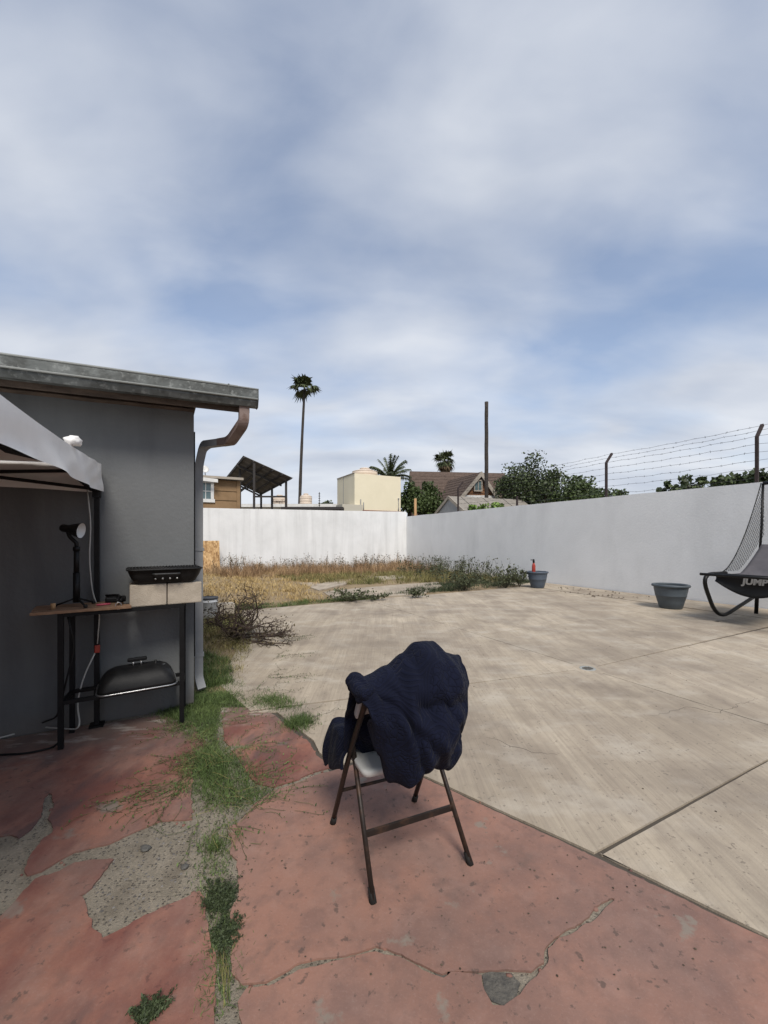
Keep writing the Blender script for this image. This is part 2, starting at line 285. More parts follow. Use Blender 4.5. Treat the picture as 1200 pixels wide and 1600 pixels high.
# ------------------------------------------------------------------ mesh helpers
class MB:
    def __init__(s): s.v = []; s.f = []; s.sm = []
    def add(s, vs_, fs, smooth=False):
        o = len(s.v); s.v += [tuple(p) for p in vs_]; s.f += [tuple(i+o for i in f) for f in fs]; s.sm += [smooth]*len(fs); return s
    def box(s, c, size, ax=None):
        x, y, z = ax or (Vector((1, 0, 0)), Vector((0, 1, 0)), Z)
        c = Vector(c); a, b, d = x*size[0]/2, y*size[1]/2, z*size[2]/2
        vs_ = [c+i*a+j*b+k*d for i in (-1, 1) for j in (-1, 1) for k in (-1, 1)]
        return s.add(vs_, [(0, 1, 3, 2), (4, 6, 7, 5), (0, 4, 5, 1), (2, 3, 7, 6), (0, 2, 6, 4), (1, 5, 7, 3)])
    def bbox(s, c, size, ax=None, bev=.006):                       # box with chamfered edges
        x, y, z = ax or (Vector((1, 0, 0)), Vector((0, 1, 0)), Z)
        bm = bmesh.new(); bmesh.ops.create_cube(bm, size=1)
        for v_ in bm.verts: v_.co = Vector((v_.co.x*size[0], v_.co.y*size[1], v_.co.z*size[2]))
        bmesh.ops.bevel(bm, geom=bm.edges[:], offset=bev, segments=2, affect='EDGES', profile=.6)
        bm.verts.index_update()
        s.add([Vector(c)+x*q.co.x+y*q.co.y+z*q.co.z for q in bm.verts], [[q.index for q in f.verts] for f in bm.faces]); bm.free(); return s
    def tube(s, pts, r, n=8, caps=True, smooth=True, sq=False):
        pts = [Vector(p) for p in pts]; k = len(pts); rs = r if hasattr(r, '__len__') else [r]*k
        up = None; rings = []
        for i, p in enumerate(pts):
            a = (pts[min(i+1, k-1)]-pts[max(i-1, 0)]).normalized()
            if up is None:
                up = Z if abs(a.z) < .95 else Vector((0, 1, 0)) if not sq else D
            x = a.cross(up)
            if x.length < 1e-4: x = a.orthogonal()
            x.normalize(); y = x.cross(a).normalized(); up = y
            off = math.pi/n if sq else 0
            rings.append([p+(x*math.cos(q)+y*math.sin(q))*rs[i]*(math.sqrt(2) if sq else 1) for q in [off+2*math.pi*j/n for j in range(n)]])
        vs_ = [q for rg in rings for q in rg]; fs = []
        for i in range(k-1):
            for j in range(n): fs.append((i*n+j, i*n+(j+1) % n, (i+1)*n+(j+1) % n, (i+1)*n+j))
        s.add(vs_, fs, smooth and not sq)
        if caps: 
            o = len(s.v)-len(vs_); s.f += [tuple(o+j for j in reversed(range(n))), tuple(o+(k-1)*n+j for j in range(n))]; s.sm += [False]*2
        return s
    def lathe(s, prof, c=(0, 0, 0), n=24, ax=None, smooth=True):
        x, y, z = ax or (Vector((1, 0, 0)), Vector((0, 1, 0)), Z); c = Vector(c)
        vs_ = []; fs = []
        for (r, h) in prof: vs_ += [c+(x*math.cos(2*math.pi*j/n)+y*math.sin(2*math.pi*j/n))*r+z*h for j in range(n)]
        for i in range(len(prof)-1):
            for j in range(n): fs.append((i*n+j, i*n+(j+1) % n, (i+1)*n+(j+1) % n, (i+1)*n+j))
        return s.add(vs_, fs, smooth)
    def prism(s, poly, z0, z1):                                    # poly: list of Vectors (xy), extruded in z
        n = len(poly); vs_ = [Vector((p.x, p.y, z1)) for p in poly]+[Vector((p.x, p.y, z0)) for p in poly]
        tri = tessellate_polygon([[Vector((p.x, p.y, 0)) for p in poly]])
        area = sum(poly[i].x*poly[(i+1) % n].y-poly[(i+1) % n].x*poly[i].y for i in range(n))
        fs = []
        for t in tri:
            a, b, c = [poly[i] for i in t]
            ccw = (b.x-a.x)*(c.y-a.y)-(b.y-a.y)*(c.x-a.x) > 0
            fs.append(tuple(t) if ccw else tuple(reversed(t)))
        for i in range(n):
            j = (i+1) % n
            fs.append((i, n+i, n+j, j) if area > 0 else (j, n+j, n+i, i))
        return s.add(vs_, fs)
    def slab(s, quad, nrm):                                        # planar polygon given thickness along nrm
        n = len(quad); vs_ = [Vector(q) for q in quad]+[Vector(q)+nrm for q in quad]
        return s.add(vs_, [tuple(range(n)), tuple(range(2*n-1, n-1, -1))]+[(i, n+i, n+(i+1) % n, (i+1) % n) for i in range(n)])
    def build(s, name, m, parent=None):
        me = bpy.data.meshes.new(name); me.from_pydata(s.v, [], s.f); me.update()
        if any(s.sm): me.polygons.foreach_set('use_smooth', s.sm)
        bm = bmesh.new(); bm.from_mesh(me); bmesh.ops.recalc_face_normals(bm, faces=bm.faces); bm.to_mesh(me); bm.free()
        return link(name, me, m, parent)
def link(name, me, m, parent=None):
    me.materials.append(MATS[m]); o = bpy.data.objects.new(name, me); C.objects.link(o)
    if parent:
        o.parent = parent; o.matrix_parent_inverse = Matrix.Translation(parent.location).inverted() if parent.location.length else Matrix()
    return o
def tag(o, label=None, cat=None, group=None, kind=None):
    if label: o['label'] = label
    if cat: o['category'] = cat
    if group: o['group'] = group
    if kind: o['kind'] = kind
    return o
def thing(name, label, cat, loc=(0, 0, 0), group=None):
    o = bpy.data.objects.new(name, None); o.empty_display_size = .1; C.objects.link(o); o.location = loc; return tag(o, label, cat, group)
def rawmesh(name, v, f3, m, parent=None, tri=True):
    v = np.asarray(v, np.float32).reshape(-1, 3); f3 = np.asarray(f3, np.int32); k = f3.shape[1]
    me = bpy.data.meshes.new(name); me.vertices.add(len(v)); me.vertices.foreach_set('co', v.ravel())
    me.loops.add(f3.size); me.loops.foreach_set('vertex_index', f3.ravel())
    me.polygons.add(len(f3)); me.polygons.foreach_set('loop_start', np.arange(0, f3.size, k, dtype=np.int32))
    me.update(calc_edges=True); return link(name, me, m, parent)
def inpoly(pts, poly):
    x, y = pts[:, 0], pts[:, 1]; r = np.zeros(len(pts), bool); n = len(poly)
    for i in range(n):
        x1, y1 = poly[i][0], poly[i][1]; x2, y2 = poly[(i+1) % n][0], poly[(i+1) % n][1]
        c = ((y1 > y) != (y2 > y)) & (x < (x2-x1)*(y-y1)/((y2-y1) or 1e-9)+x1); r ^= c
    return r
def scatter(poly, n):
    a = np.array([(p[0], p[1]) for p in poly]); lo, hi = a.min(0), a.max(0); res = []
    tot = 0
    while tot < n:
        q = rng.uniform(lo, hi, (n*2, 2)); q = q[inpoly(q, a)]; res.append(q); tot += len(q)
    return np.concatenate(res)[:n]
def rough_edge(poly, amp=.012, step=.05, closed=True):            # fractal jitter of an outline, at its own metric scale
    res = []
    n = len(poly)
    for i in range(n if closed else n-1):
        a, b = poly[i], poly[(i+1) % n]; L = (b-a).length; k = max(1, int(L/step))
        nr = Vector((-(b-a).y, (b-a).x, 0)).normalized()
        for j in range(k):
            p = a.lerp(b, j/k); q = mnoise.noise(Vector((p.x*7, p.y*7, 3.1)))+.6*mnoise.noise(Vector((p.x*19, p.y*19, 1.7)))+.45*mnoise.noise(Vector((p.x*47, p.y*47, .7)))+.3*mnoise.noise(Vector((p.x*110, p.y*110, 5.7)))
            res.append(p+nr*q*amp)
    return res
def blades(name, pts, h, wd, m, lean=.5, parent=None, flat=0.0):
    """grass: each blade a bent strip of two quads and a tip; pts Nx3"""
    n = len(pts); h = np.asarray(h); az = rng.uniform(0, 2*np.pi, n); ln = np.abs(rng.normal(lean, lean*.5, n))+flat
    d = np.stack([np.cos(az), np.sin(az), np.zeros(n)], 1); sd_ = np.stack([-np.sin(az), np.cos(az), np.zeros(n)], 1)
    tw = rng.uniform(-1, 1, n)[:, None]; sd_ = sd_*np.sqrt(1-tw**2*.6)+d*tw*.6
    up = np.array([0, 0, 1.]); hh = h[:, None]; w_ = np.asarray(wd)*np.ones(n)
    w_ = w_[:, None]; l = ln[:, None]; nrm = 1/np.sqrt(1+l*l)
    p0 = pts; p1 = pts+(up*.5+d*l*.28)*hh*nrm; p2 = pts+(up*.92+d*l*1.0)*hh*nrm
    v = np.stack([p0-sd_*w_, p0+sd_*w_, p1-sd_*w_*.8, p1+sd_*w_*.8, p2], 1).reshape(-1, 3)
    b = (np.arange(n)*5)[:, None]
    f = np.concatenate([b+[[0, 1, 3]], b+[[0, 3, 2]], b+[[2, 3, 4]]])
    return rawmesh(name, v, f, m, parent)
def leaves(name, ctr, size, m, parent=None, droop=.0, asp=.45):
    """one folded four-sided leaf per centre"""
    n = len(ctr); a = rng.normal(size=(n, 3)); a[:, 2] -= droop; a /= np.linalg.norm(a, axis=1)[:, None]
    b = rng.normal(size=(n, 3)); b -= (b*a).sum(1)[:, None]*a; b /= np.linalg.norm(b, axis=1)[:, None]
    s_ = (size*rng.uniform(.6, 1.3, n))[:, None]; ctr = np.asarray(ctr)
    v = np.stack([ctr-a*s_*.5, ctr+b*s_*asp, ctr+a*s_*.5, ctr-b*s_*asp], 1).reshape(-1, 3)
    k = (np.arange(n)*4)[:, None]
    return rawmesh(name, v, np.concatenate([k+[[0, 1, 2]], k+[[0, 2, 3]]]), m, parent)

# ================================================================== SETTING
# terrain sheet reaching the horizon
mb = MB(); mb.add([(-900, -900, -.06), (900, -900, -.06), (900, 900, -.06), (-900, 900, -.06)], [(0, 1, 2, 3)])
tag(mb.build('ground', 'farsoil'), 'bare brown earth stretching under the whole neighbourhood', 'ground', kind='structure')

S0, T0 = st(G(303, 1103))            # grey house corner on the yard axes
SW, TW = 10.37, 17.54                # right wall and back wall
# soil of the weedy strip (slightly mounded)
def soil_h(s, t):
    m = .16*math.exp(-((s+1.2)/3.4)**2-((t-15.2)/2.6)**2)+.05*math.exp(-((s-1)/2)**2-((t-10)/2)**2)
    return .004+m+.02*mnoise.noise(Vector((s*.8, t*.8, 0)))
mb = MB(); gs = [(-6.5+i*.35) for i in range(49)]; gt = [3.0+j*.35 for j in range(43)]
gs[-1] = SW
vv = []; idx = {}
for i, s in enumerate(gs):
    for j, t in enumerate(gt):
        z = soil_h(s, t) if t > 8.7 else max(-.012, -.012)
        if t <= 8.7 and s < 1.2 and t > T0: z = .004+.015*mnoise.noise(Vector((s, t, 4)))
        idx[i, j] = len(vv); vv.append(S(s, min(t, TW), z))
ff = [(idx[i, j], idx[i+1, j], idx[i+1, j+1], idx[i, j+1]) for i in range(len(gs)-1) for j in range(len(gt)-1)]
mb.add(vv, ff, True); tag(mb.build('weedy_soil', 'soil'), 'dry soil strip between the concrete yard and the white back wall', 'soil', kind='structure')

# ---- concrete yard: dark bed and separate cast slabs
yard_edge = [G(523, 1201), G(560, 1190), G(663, 1217), G(932, 1342), G(1200, 1470)]
far_e = yard_edge[-1]+(yard_edge[-1]-yard_edge[-2])*6
bed = [st(p) for p in (G(350, 1110), G(432, 1124), G(484, 1168), G(523, 1215), G(663, 1230), far_e-D*.06)]
bedp = [S(*p) for p in bed]+[S(SW-.02, st(far_e)[1]), S(SW-.02, 8.62), S(1.1, 8.3), S(.9, 6.2), S(.35, 4.3)]
mb = MB(); mb.prism(bedp, -.055, .002)
yard = tag(mb.build('concrete_yard', 'joint'), 'broom-finished concrete yard cast in large slabs with joints', 'concrete yard', kind='structure')
gp = .0045
def slab(pts, amp=.003, name='slab', z=.012):
    mb = MB(); mb.prism(rough_edge(pts, amp, .12), -.03, z); return mb.build(name, 'concrete', yard)
edge_pt = lambda k: yard_edge[k]
e1, e2, e3, e4 = st(G(663, 1215)), st(G(932, 1339)), st(G(1200, 1467)), st(far_e)
T1, T2, T3, T4, K1, K2 = 1.150, 2.854, 4.56, 6.44, 3.95, 9.12
slab([S(*e2)+E*.02, S(*e3), S(*e4), S(SW-.03, e4[1]), S(SW-.03, T1-gp), S(e2[0]+.02, T1-gp)])
lc = [S(*st(G(432, 1114))), G(452, 1130), G(490, 1159), G(499, 1178), G(515, 1190), G(526, 1199), G(563, 1188), S(*e1), S(e2[0]-.02, T1+gp)]
slab([G(432, 1114), G(452, 1130), G(490, 1159), G(499, 1178), G(515, 1190), G(526, 1199), G(563, 1188), S(*e1), S(*e2)+D*.012, S(K1-gp, T1+gp), S(K1-gp, T2-gp), S(.55, T2-gp+.55)], .004)
slab([S(K1+gp, T1+gp), S(K2-gp, T1+gp), S(K2-gp, T2-gp), S(K1+gp, T2-gp)])
slab([S(.58, T2+.57), S(K1-gp, T2+gp), S(K1-gp, T4-gp), S(1.0, T4-gp), S(.7, 5.2), S(.42, 4.2)], .005)
slab([S(K1+gp, T2+gp), S(K2-gp, T2+.05), S(K2-gp, T3-gp), S(K1+gp, T3-gp)])
slab([S(K1+gp, T3+gp), S(K2-gp, T3+gp), S(K2-gp, 8.55), S(K1+gp, 8.36)], .006)
slab([S(1.0, T4+gp), S(K1-gp, T4+gp), S(K1-gp, 8.36), S(1.25, 8.24)], .006)
slab([S(K2+gp, T1+gp), S(SW-.03, T1+gp), S(SW-.03, 8.0), S(K2+gp, 8.0)], z=.020)
slab([S(K2+gp, 8.0+gp), S(SW-.03, 8.0+gp), S(SW-.03, 9.5), S(K2+gp, 9.5)], z=.020)
# broken slabs further out among the weeds
slab([G(505, 927), G(555, 921), G(637, 914), G(685, 911), G(690, 917), G(660, 930), G(600, 934), G(521, 937)], .03, 'broken_slab', z=.035)
slab([G(466, 913), G(541, 911), G(541, 915), G(498, 925)], .04, 'broken_slab', z=.05)
slab([G(585, 903), G(630, 900), G(634, 905), G(592, 908)], .04, 'broken_slab', z=.05)

# ---- pink patio: rough aggregate bed with the remaining skins of painted screed on it
ptp = [S(-7, T0-.002), S(S0, T0-.002), G(300, 1100), G(350, 1104), G(432, 1116), G(488, 1161), G(497, 1180), G(513, 1192), G(523, 1201), G(560, 1195), G(663, 1223), G(932, 1349), G(1200, 1478), far_e+D*-.03, Vector((far_e.x, -8, 0)), Vector((-9, -8, 0))]
mb = MB(); mb.prism(ptp, -.05, .0)
patio = tag(mb.build('pink_patio', 'aggregate'), 'cracked pink painted patio with grey aggregate showing through', 'patio', kind='structure')
def skin(px, m='pink', amp=.010, extra_pts=(), z=.008):
    pts = rough_edge([G(*p) if isinstance(p, tuple) else p for p in px], amp, .016)
    mb = MB(); mb.prism(pts, .0005, z); return mb.build('painted_screed', m, patio)
crack_up = [(377, 1540), (416, 1536), (446, 1521), (462, 1511), (512, 1501), (540, 1497), (587, 1483), (627, 1494), (655, 1509), (691, 1525), (708, 1521), (756, 1519), (790, 1518), (830, 1523), (850, 1507), (850, 1486), (867, 1468), (897, 1450), (920, 1434), (930, 1420), (957, 1407)]
crack_dn = [(961, 1408), (943, 1421), (933, 1440), (902, 1457), (873, 1469), (857, 1486), (856, 1507), (837, 1527), (827, 1534), (813, 1558), (788, 1576), (770, 1573), (756, 1551), (751, 1527), (706, 1522), (693, 1531), (676, 1526), (652, 1514), (624, 1498), (587, 1489), (545, 1499), (512, 1506), (466, 1518), (448, 1530), (420, 1545), (385, 1549)]
skin([(523, 1205), (560, 1195), (663, 1218), (760, 1263), (932, 1343), (1000, 1375), (1200, 1471)]+[far_e+Vector((0, -.05, 0)), Vector((far_e.x, -3, 0)), Vector((-.1, -3, 0)), Vector((-.13, 0.4, 0))]
     + [(384, 1640), (378, 1600), (372, 1570)]+list(reversed(crack_dn))[0:]+list(reversed(crack_up))
     + [(362, 1524), (360, 1498), (364, 1476), (358, 1450), (360, 1428), (373, 1398), (372, 1346), (360, 1337), (362, 1320), (355, 1296), (372, 1288), (400, 1256), (428, 1237), (462, 1226), (499, 1211)], 'pink', .007)
skin([(345, 1107), (407, 1107), (432, 1120), (450, 1138), (486, 1164), (495, 1182), (511, 1194), (519, 1200), (497, 1206), (461, 1221), (425, 1232), (400, 1225), (378, 1195), (352, 1160)], 'pinkred', .010)
skin([S(-7, T0-.02), S(-3.2, T0-.02), (0, 1158), (113, 1138), (246, 1120), (300, 1128), (322, 1165), (300, 1200), (300, 1283), (251, 1285), (195, 1309), (165, 1322), (117, 1333), (78, 1355), (65, 1365), (41, 1371), (37, 1359), (48, 1337), (65, 1316), (82, 1303), (87, 1294), (78, 1281), (84, 1264), (80, 1242), (76, 1241), (69, 1251), (65, 1277), (48, 1298), (30, 1311), (19, 1307), (0, 1309), (-200, 1330), S(-7, .6)], 'pinkred', .012)
skin([(178, 1344), (152, 1346), (117, 1350), (93, 1363), (56, 1376), (39, 1394), (20, 1415), (0, 1435), (-120, 1470), Vector((-3, .2, 0)), Vector((-3, -3, 0)), Vector((-.2, -3, 0)), Vector((-.22, .4, 0)), (337, 1640), (336, 1600), (334, 1493), (325, 1441), (319, 1407), (312, 1396), (260, 1417), (191, 1454), (162, 1467), (143, 1452), (139, 1424), (123, 1402), (143, 1389), (163, 1363)], 'pinkred', .012)

def fill_patch(px, z, m):
    pts = rough_edge([G(*p) for p in px], .006, .012); mb = MB(); mb.prism(pts, .0002, z); o = mb.build('asphalt_fill', m, patio); return o
fill_patch([(754, 1526), (764, 1521), (800, 1522), (814, 1538), (804, 1562), (786, 1572), (768, 1566), (757, 1546)], .0035, 'asphalt_fill')
fill_patch([(696, 1524), (676, 1519), (690, 1533), (704, 1526)], .002, 'asphalt_fill')
fl_v, fl_f = [], []
for o in [q for q in patio.children if q.name.startswith('painted_screed')]:
    vt = [q.co.copy() for q in o.data.vertices if q.co.z > .004]
    for _ in range(70):
        q = random.choice(vt)
        if not (.9 < q.y < 4 and abs(q.x) < 2.2): continue
        x, y = q.x+random.gauss(0, .022), q.y+random.gauss(0, .022); r = random.uniform(.003, .014); b = len(fl_v); a0 = random.random()*6; k = 6
        ring = [(r*random.uniform(.5, 1.2)*math.cos(a0+i*6.283/k), r*random.uniform(.5, 1.2)*math.sin(a0+i*6.283/k)) for i in range(k)]
        fl_v += [(x+dx, y+dy, .0005) for dx, dy in ring]+[(x+dx*.9, y+dy*.9, .0065) for dx, dy in ring]+[(x, y, .0068)]
        for i in range(k): j = (i+1) % k; fl_f += [(b+i, b+j, b+k+j), (b+i, b+k+j, b+k+i), (b+k+i, b+k+j, b+2*k)]
rawmesh('paint_flakes', fl_v, fl_f, 'pinkred', patio)['kind'] = 'stuff'
# hairline cracks in the yard slabs
def hair(px):
    mb = MB(); pts = rough_edge([G(*p, z=.012) for p in px], .03, .03, False); n_ = len(pts)
    mb.tube([Vector((p.x, p.y, .0115)) for p in pts], [.0022*(.4+.6*math.sin(math.pi*(i+.5)/n_)) for i in range(n_)], 4, caps=False, smooth=False); mb.build('hairline_crack', 'joint', yard)
hair([(760, 1150), (830, 1175), (880, 1180)]); hair([(620, 1075), (690, 1062), (740, 1040)]); hair([(1010, 1120), (1080, 1105), (1120, 1112), (1190, 1090)])
# loose stones and crumbs on the aggregate and the screed
def crumbs(name, polypx, n, smin, smax, m, z=.0):
    pts = scatter([G(*p) for p in polypx], n); v = []; f = []
    for i, (x, y) in enumerate(pts):
        r = random.uniform(smin, smax); b = len(v)
        q = [Vector((random.uniform(.6, 1.2), 0, 0)) for _ in range(4)]; a0 = random.random()*6
        for k in range(5): v.append((x+r*math.cos(a0+k*1.257)*random.uniform(.7, 1.2), y+r*math.sin(a0+k*1.257)*random.uniform(.7, 1.2), z))
        v.append((x+r*.2, y, z+r*random.uniform(.5, .9)))
        f += [(b+k, b+(k+1) % 5, b+5) for k in range(5)]
    return rawmesh(name, v, f, m)
o = crumbs('loose_gravel', [(130, 1400), (190, 1310), (310, 1285), (340, 1320), (365, 1350), (365, 1420), (310, 1390), (180, 1455)], 240, .002, .007, 'pebble', .0)
tag(o, 'small dark stones lying on the bare grey aggregate patch', 'gravel', kind='stuff')
o = crumbs('patio_grit', [(380, 1270), (640, 1230), (1000, 1390), (1150, 1500), (1000, 1590), (400, 1590)], 110, .0015, .005, 'litter', .011)
tag(o, 'specks of dry grit scattered over the pink patio', 'grit', kind='stuff')
o = crumbs('wall_litter', [(850, 915), (940, 924), (1060, 938), (1050, 944), (930, 934), (850, 924)], 60, .012, .04, 'litter', .02)
tag(o, 'dry leaf litter along the foot of the right wall', 'leaf litter', kind='stuff')
o = crumbs('yard_grit', [(560, 960), (900, 950), (1190, 1000), (1190, 1380), (900, 1300), (700, 1210)], 90, .003, .008, 'litter', .012)
tag(o, 'specks of dry grit scattered over the concrete yard', 'grit', kind='stuff')
for (u, v_, r_, lb) in ((228, 1328, .018, 'dark stone on the grey aggregate patch, the larger of two near the weeds'), (288, 1357, .014, 'dark stone on the grey aggregate patch, the smaller of two near the weeds')):
    mb = MB(); c = G(u, v_)
    bm = bmesh.new(); bmesh.ops.create_icosphere(bm, subdivisions=2, radius=r_)
    for q in bm.verts: q.co = c+Vector((q.co.x*1.3, q.co.y, q.co.z*.6))*(1+.35*mnoise.noise(q.co*60+c*9))+Z*r_*.5
    bm.verts.index_update(); mb.add([q.co for q in bm.verts], [[q.index for q in f.verts] for f in bm.faces]); bm.free()
    tag(mb.build('stone', 'iron'), lb, 'stone')

# ---- walls
def wallseg(name, m, a, b, z0, za, zb, th, label, bump_top=0.0):
    o = thing(name, label, 'wall', S(*a)); out_ = (S(*b)-S(*a)).normalized(); nr = Vector((out_.y, -out_.x, 0))*th
    n = max(2, int((S(*b)-S(*a)).length/.5)); vs_ = []; fs = []
    for i in range(n+1):
        p = S(*a).lerp(S(*b), i/n); zt = za+(zb-za)*i/n+.012*mnoise.noise(p*.9)
        vs_ += [p+Z*z0, p+Z*zt, p+nr+Z*zt, p+nr+Z*z0]
    for i in range(n):
        q = i*4; fs += [(q+k, q+4+k, q+4+(k+1) % 4, q+(k+1) % 4) for k in range(4)]
    fs += [(0, 1, 2, 3), (n*4+3, n*4+2, n*4+1, n*4)]
    mb = MB(); mb.add(vs_, fs); mb.build('wall_body', m, o); return o
bw = wallseg('back_wall', 'wall_white', (SW, TW), (-9, TW), -.05, 2.70, 2.44, -.18, 'white streaky painted masonry wall across the back of the yard')
p = P(455, 800, 18.0); sj = st(P(455, 850, 18.0)*1.0)[0]
uj = (455-600)/FOC; tt = (uj*(D.y*TW)-D.x*TW)/(E.x-uj*E.y)   # where the column joint meets the wall
mb = MB(); mb.box(S(tt, TW-.003, 1.25), (.018, .010, 2.5), (E, D, Z)); mb.build('joint', 'pipe_grey', bw)
mb = MB(); mb.box(S(tt+.55, TW-.006, 1.25), (1.05, .016, 2.44), (E, D, Z)); mb.build('pilaster', 'wall_white', bw)
cab = []
for i in range(25):
    f = i/24; u = 438+80*f; uu = (u-600)/FOC; s_ = (uu*(D.y*(TW-.02))-D.x*(TW-.02))/(E.x-uu*E.y)
    cab.append(S(s_, TW-.02, 2.56-.36*(1-(2*f-1)**2)*(.9+.1*f)))
mb = MB(); mb.tube(cab, .010, 5); tag(mb.build('hanging_cable', 'cable_white'), 'pale cable sagging over the top of the white back wall', 'cable')
rw = wallseg('side_wall', 'wall_cool', (SW, TW-.004), (SW, -9), -.05, 2.47, 2.55, -.18, 'long pale grey painted wall on the right under barbed wire')

# ---- barbed wire posts and strands
post_t = [st(P(944, 771, 11.02))[1]+3.2*k for k in (2, 1, 0, -1, -2, -3)]
WZ = 2.50
def tipof(t): return S(SW+.09, t, WZ+.94), S(SW+.33, t, WZ+1.21)
lbs = ['bent rusty wire post on the side wall in front of the shed roof', 'short cut rusty post stub on the side wall beside the shed roof', 'bent rusty wire post standing above the middle of the side wall', 'bent rusty wire post above the side wall behind the ball game', 'bent rusty wire post on the side wall, nearest beyond the frame', 'bent rusty wire post on the side wall, next after the nearest']
for k, t in enumerate(post_t[:5]):
    mb = MB(); a, b = tipof(t)
    pts = [S(SW+.09, t, WZ-.25), a, b] if k != 1 else [S(SW+.09, t, WZ-.25), S(SW+.09, t, WZ+.33)]
    mb.tube(pts, .026, 4, smooth=False, sq=True); tag(mb.build('wire_post', 'post_rust'), lbs[k], 'post', 'barbed wire posts along the side wall')
bends = [(.10,), (.30,), (.48,), (.62,), (.76,)]
levels = [S(SW+.09, 0, WZ+z_) for z_ in (.12, .30, .47, .63, .79)]+[S(SW+.10, 0, WZ+.95), S(SW+.21, 0, WZ+1.08), S(SW+.32, 0, WZ+1.20)]
names_ = ['lowest', 'second lowest', 'third from the bottom', 'fourth from the bottom', 'fifth from the bottom', 'sixth from the bottom', 'second highest', 'highest']
for li, L0 in enumerate(levels):
    mb = MB(); sup = [post_t[0], post_t[2], post_t[3], post_t[4]]
    for a, b in zip(sup[:-1], sup[1:]):
        n = int(abs(a-b)/.2); pts = []
        sag = random.uniform(.01, .05)
        for i in range(n+1):
            f = i/n; t = a+(b-a)*f
            pts.append(L0+D*t+Z*(-sag*4*f*(1-f)+.008*math.sin(t*9+li)+random.uniform(-.004, .004)))
        mb.tube(pts, .0031, 4, caps=False)
        for q in pts[::1]:
            for _ in range(2):
                dv = Vector((random.uniform(-1, 1), random.uniform(-1, 1), random.uniform(-1, 1))).normalized()*.024
                mb.tube([q-dv, q+dv], .0028, 3, caps=False)
    tag(mb.build('barbed_wire', 'wire'), f'{names_[li]} strand of barbed wire above the side wall', 'wire', 'barbed wire strands')

# ================================================================== GREY HOUSE
house = thing('grey_house', 'dark grey rendered house with galvanised gutter at the left', 'house', S(S0, T0))
HT = 2.52
mb = MB(); mb.prism([S(-7, T0), S(S0, T0), S(S0, T0+4.6), S(-7, T0+4.6)], -.04, HT); mb.build('wall', 'house_grey', house)
mb = MB(); mb.prism([S(-7, T0-.003), S(-4.4, T0-.003), S(-4.4, T0-11), S(-7, T0-11)], -.04, 2.6); mb.build('added_shade_wing', 'house_grey', house)  # unseen wing, added out of frame to darken the corner under the canopy
OV = .28
mb = MB()
mb.slab([S(-7.2, T0-OV+.02, HT+.02), S(S0+.02, T0-OV+.02, HT+.02), S(S0+.02, T0+4.7, HT+.30), S(-7.2, T0+4.7, HT+.30)], Vector((0, 0, .085))); roof = mb.build('roof', 'eave_wood', house)
mb = MB(); mb.slab([S(S0+.023, T0-OV+.02, HT+.018), S(S0+.40, T0-OV+.02, HT+.022), S(S0+.40, T0-.02, HT+.03), S(S0+.20, T0-.0, HT+.04), S(S0+.023, T0+.01, HT+.03)], Vector((0, 0, .07))); mb.build('eave_end', 'eave_wood', roof)
mb = MB(); mb.slab([S(-7.2, T0-OV-.06, HT+.110), S(S0+.30, T0-OV-.06, HT+.114), S(S0+.30, T0-.05, HT+.128), S(S0+.03, T0+.0, HT+.130), S(S0+.03, T0+4.8, HT+.42), S(-7.2, T0+4.8, HT+.42)], Vector((0, 0, .014))); mb.build('roof_sheet', 'galv_light', roof)
mb = MB(); mb.box(S((-7+S0+.40)/2, T0-OV+.006, HT+.01), (S0+7.4, .02, .15), (E, D, Z)); mb.build('fascia', 'eave_wood', roof)
wb = []
for k in range(60): wb.append(S(-6.5+(S0+6.5)*k/59, T0-.02, HT-.015+.008*mnoise.noise(Vector((k*.35, 0, 0)))))
mb = MB(); mb.tube(wb, .02, 4, smooth=False); mb.build('eave_batten', 'eave_wood', roof)
# gutter: U channel with rolled lips
gs0, gs1 = -7.0, S0+.445
gut = []
prof = [(-.01, .08), (-.01, -.03), (-.035, -.055), (-.085, -.055), (-.105, -.02), (-.105, .00), (-.113, .004), (-.113, .075), (-.100, .087), (-.096, .08), (-.098, .01), (-.085, -.045), (-.035, -.045), (-.016, -.025), (-.016, .08)]
mb = MB(); n = len(prof); pr = lambda s, dz=0: [S(s, T0-OV+a, HT+.02+b+dz) for a, b in prof]
mb.add(pr(gs0)+pr(gs1), [(i, (i+1) % n, n+(i+1) % n, n+i) for i in range(n)]); g1 = mb.build('gutter', 'galv', house)
mb = MB(); mb.slab([S(gs1+.001, T0-OV-.008, HT+.12), S(gs1+.001, T0-OV-.008, HT-.02), S(gs1+.001, T0-OV-.035, HT-.04), S(gs1+.001, T0-OV-.09, HT-.04), S(gs1+.001, T0-OV-.116, HT+.02), S(gs1+.001, T0-OV-.116, HT+.105)], E*.006); mb.build('end_cap', 'galv', g1)
for zz_, tt_, nm in ((-.0, -.117, 'lower_bead'), (.080, -.112, 'upper_bead')):
    mb = MB(); mb.tube([S(gs0, T0-OV+tt_, HT+.02+zz_), S(gs1, T0-OV+tt_, HT+.02+zz_)], .007, 6); mb.build(nm, 'galv_light', g1)
mb = MB(); mb.box(S(gs1-.22, T0-OV-.1145, HT+.07), (.012, .006, .085), (E, D, Z)); mb.build('seam', 'galv', g1)
# the whole eave falls slightly to the left
def all_children(o): return [q for c_ in o.children for q in [c_]+all_children(c_)]
for o in all_children(house):
    for q in o.data.vertices:
        if q.co.z > 1: q.co.z += -.032+.026*(q.co.dot(E)-.5)
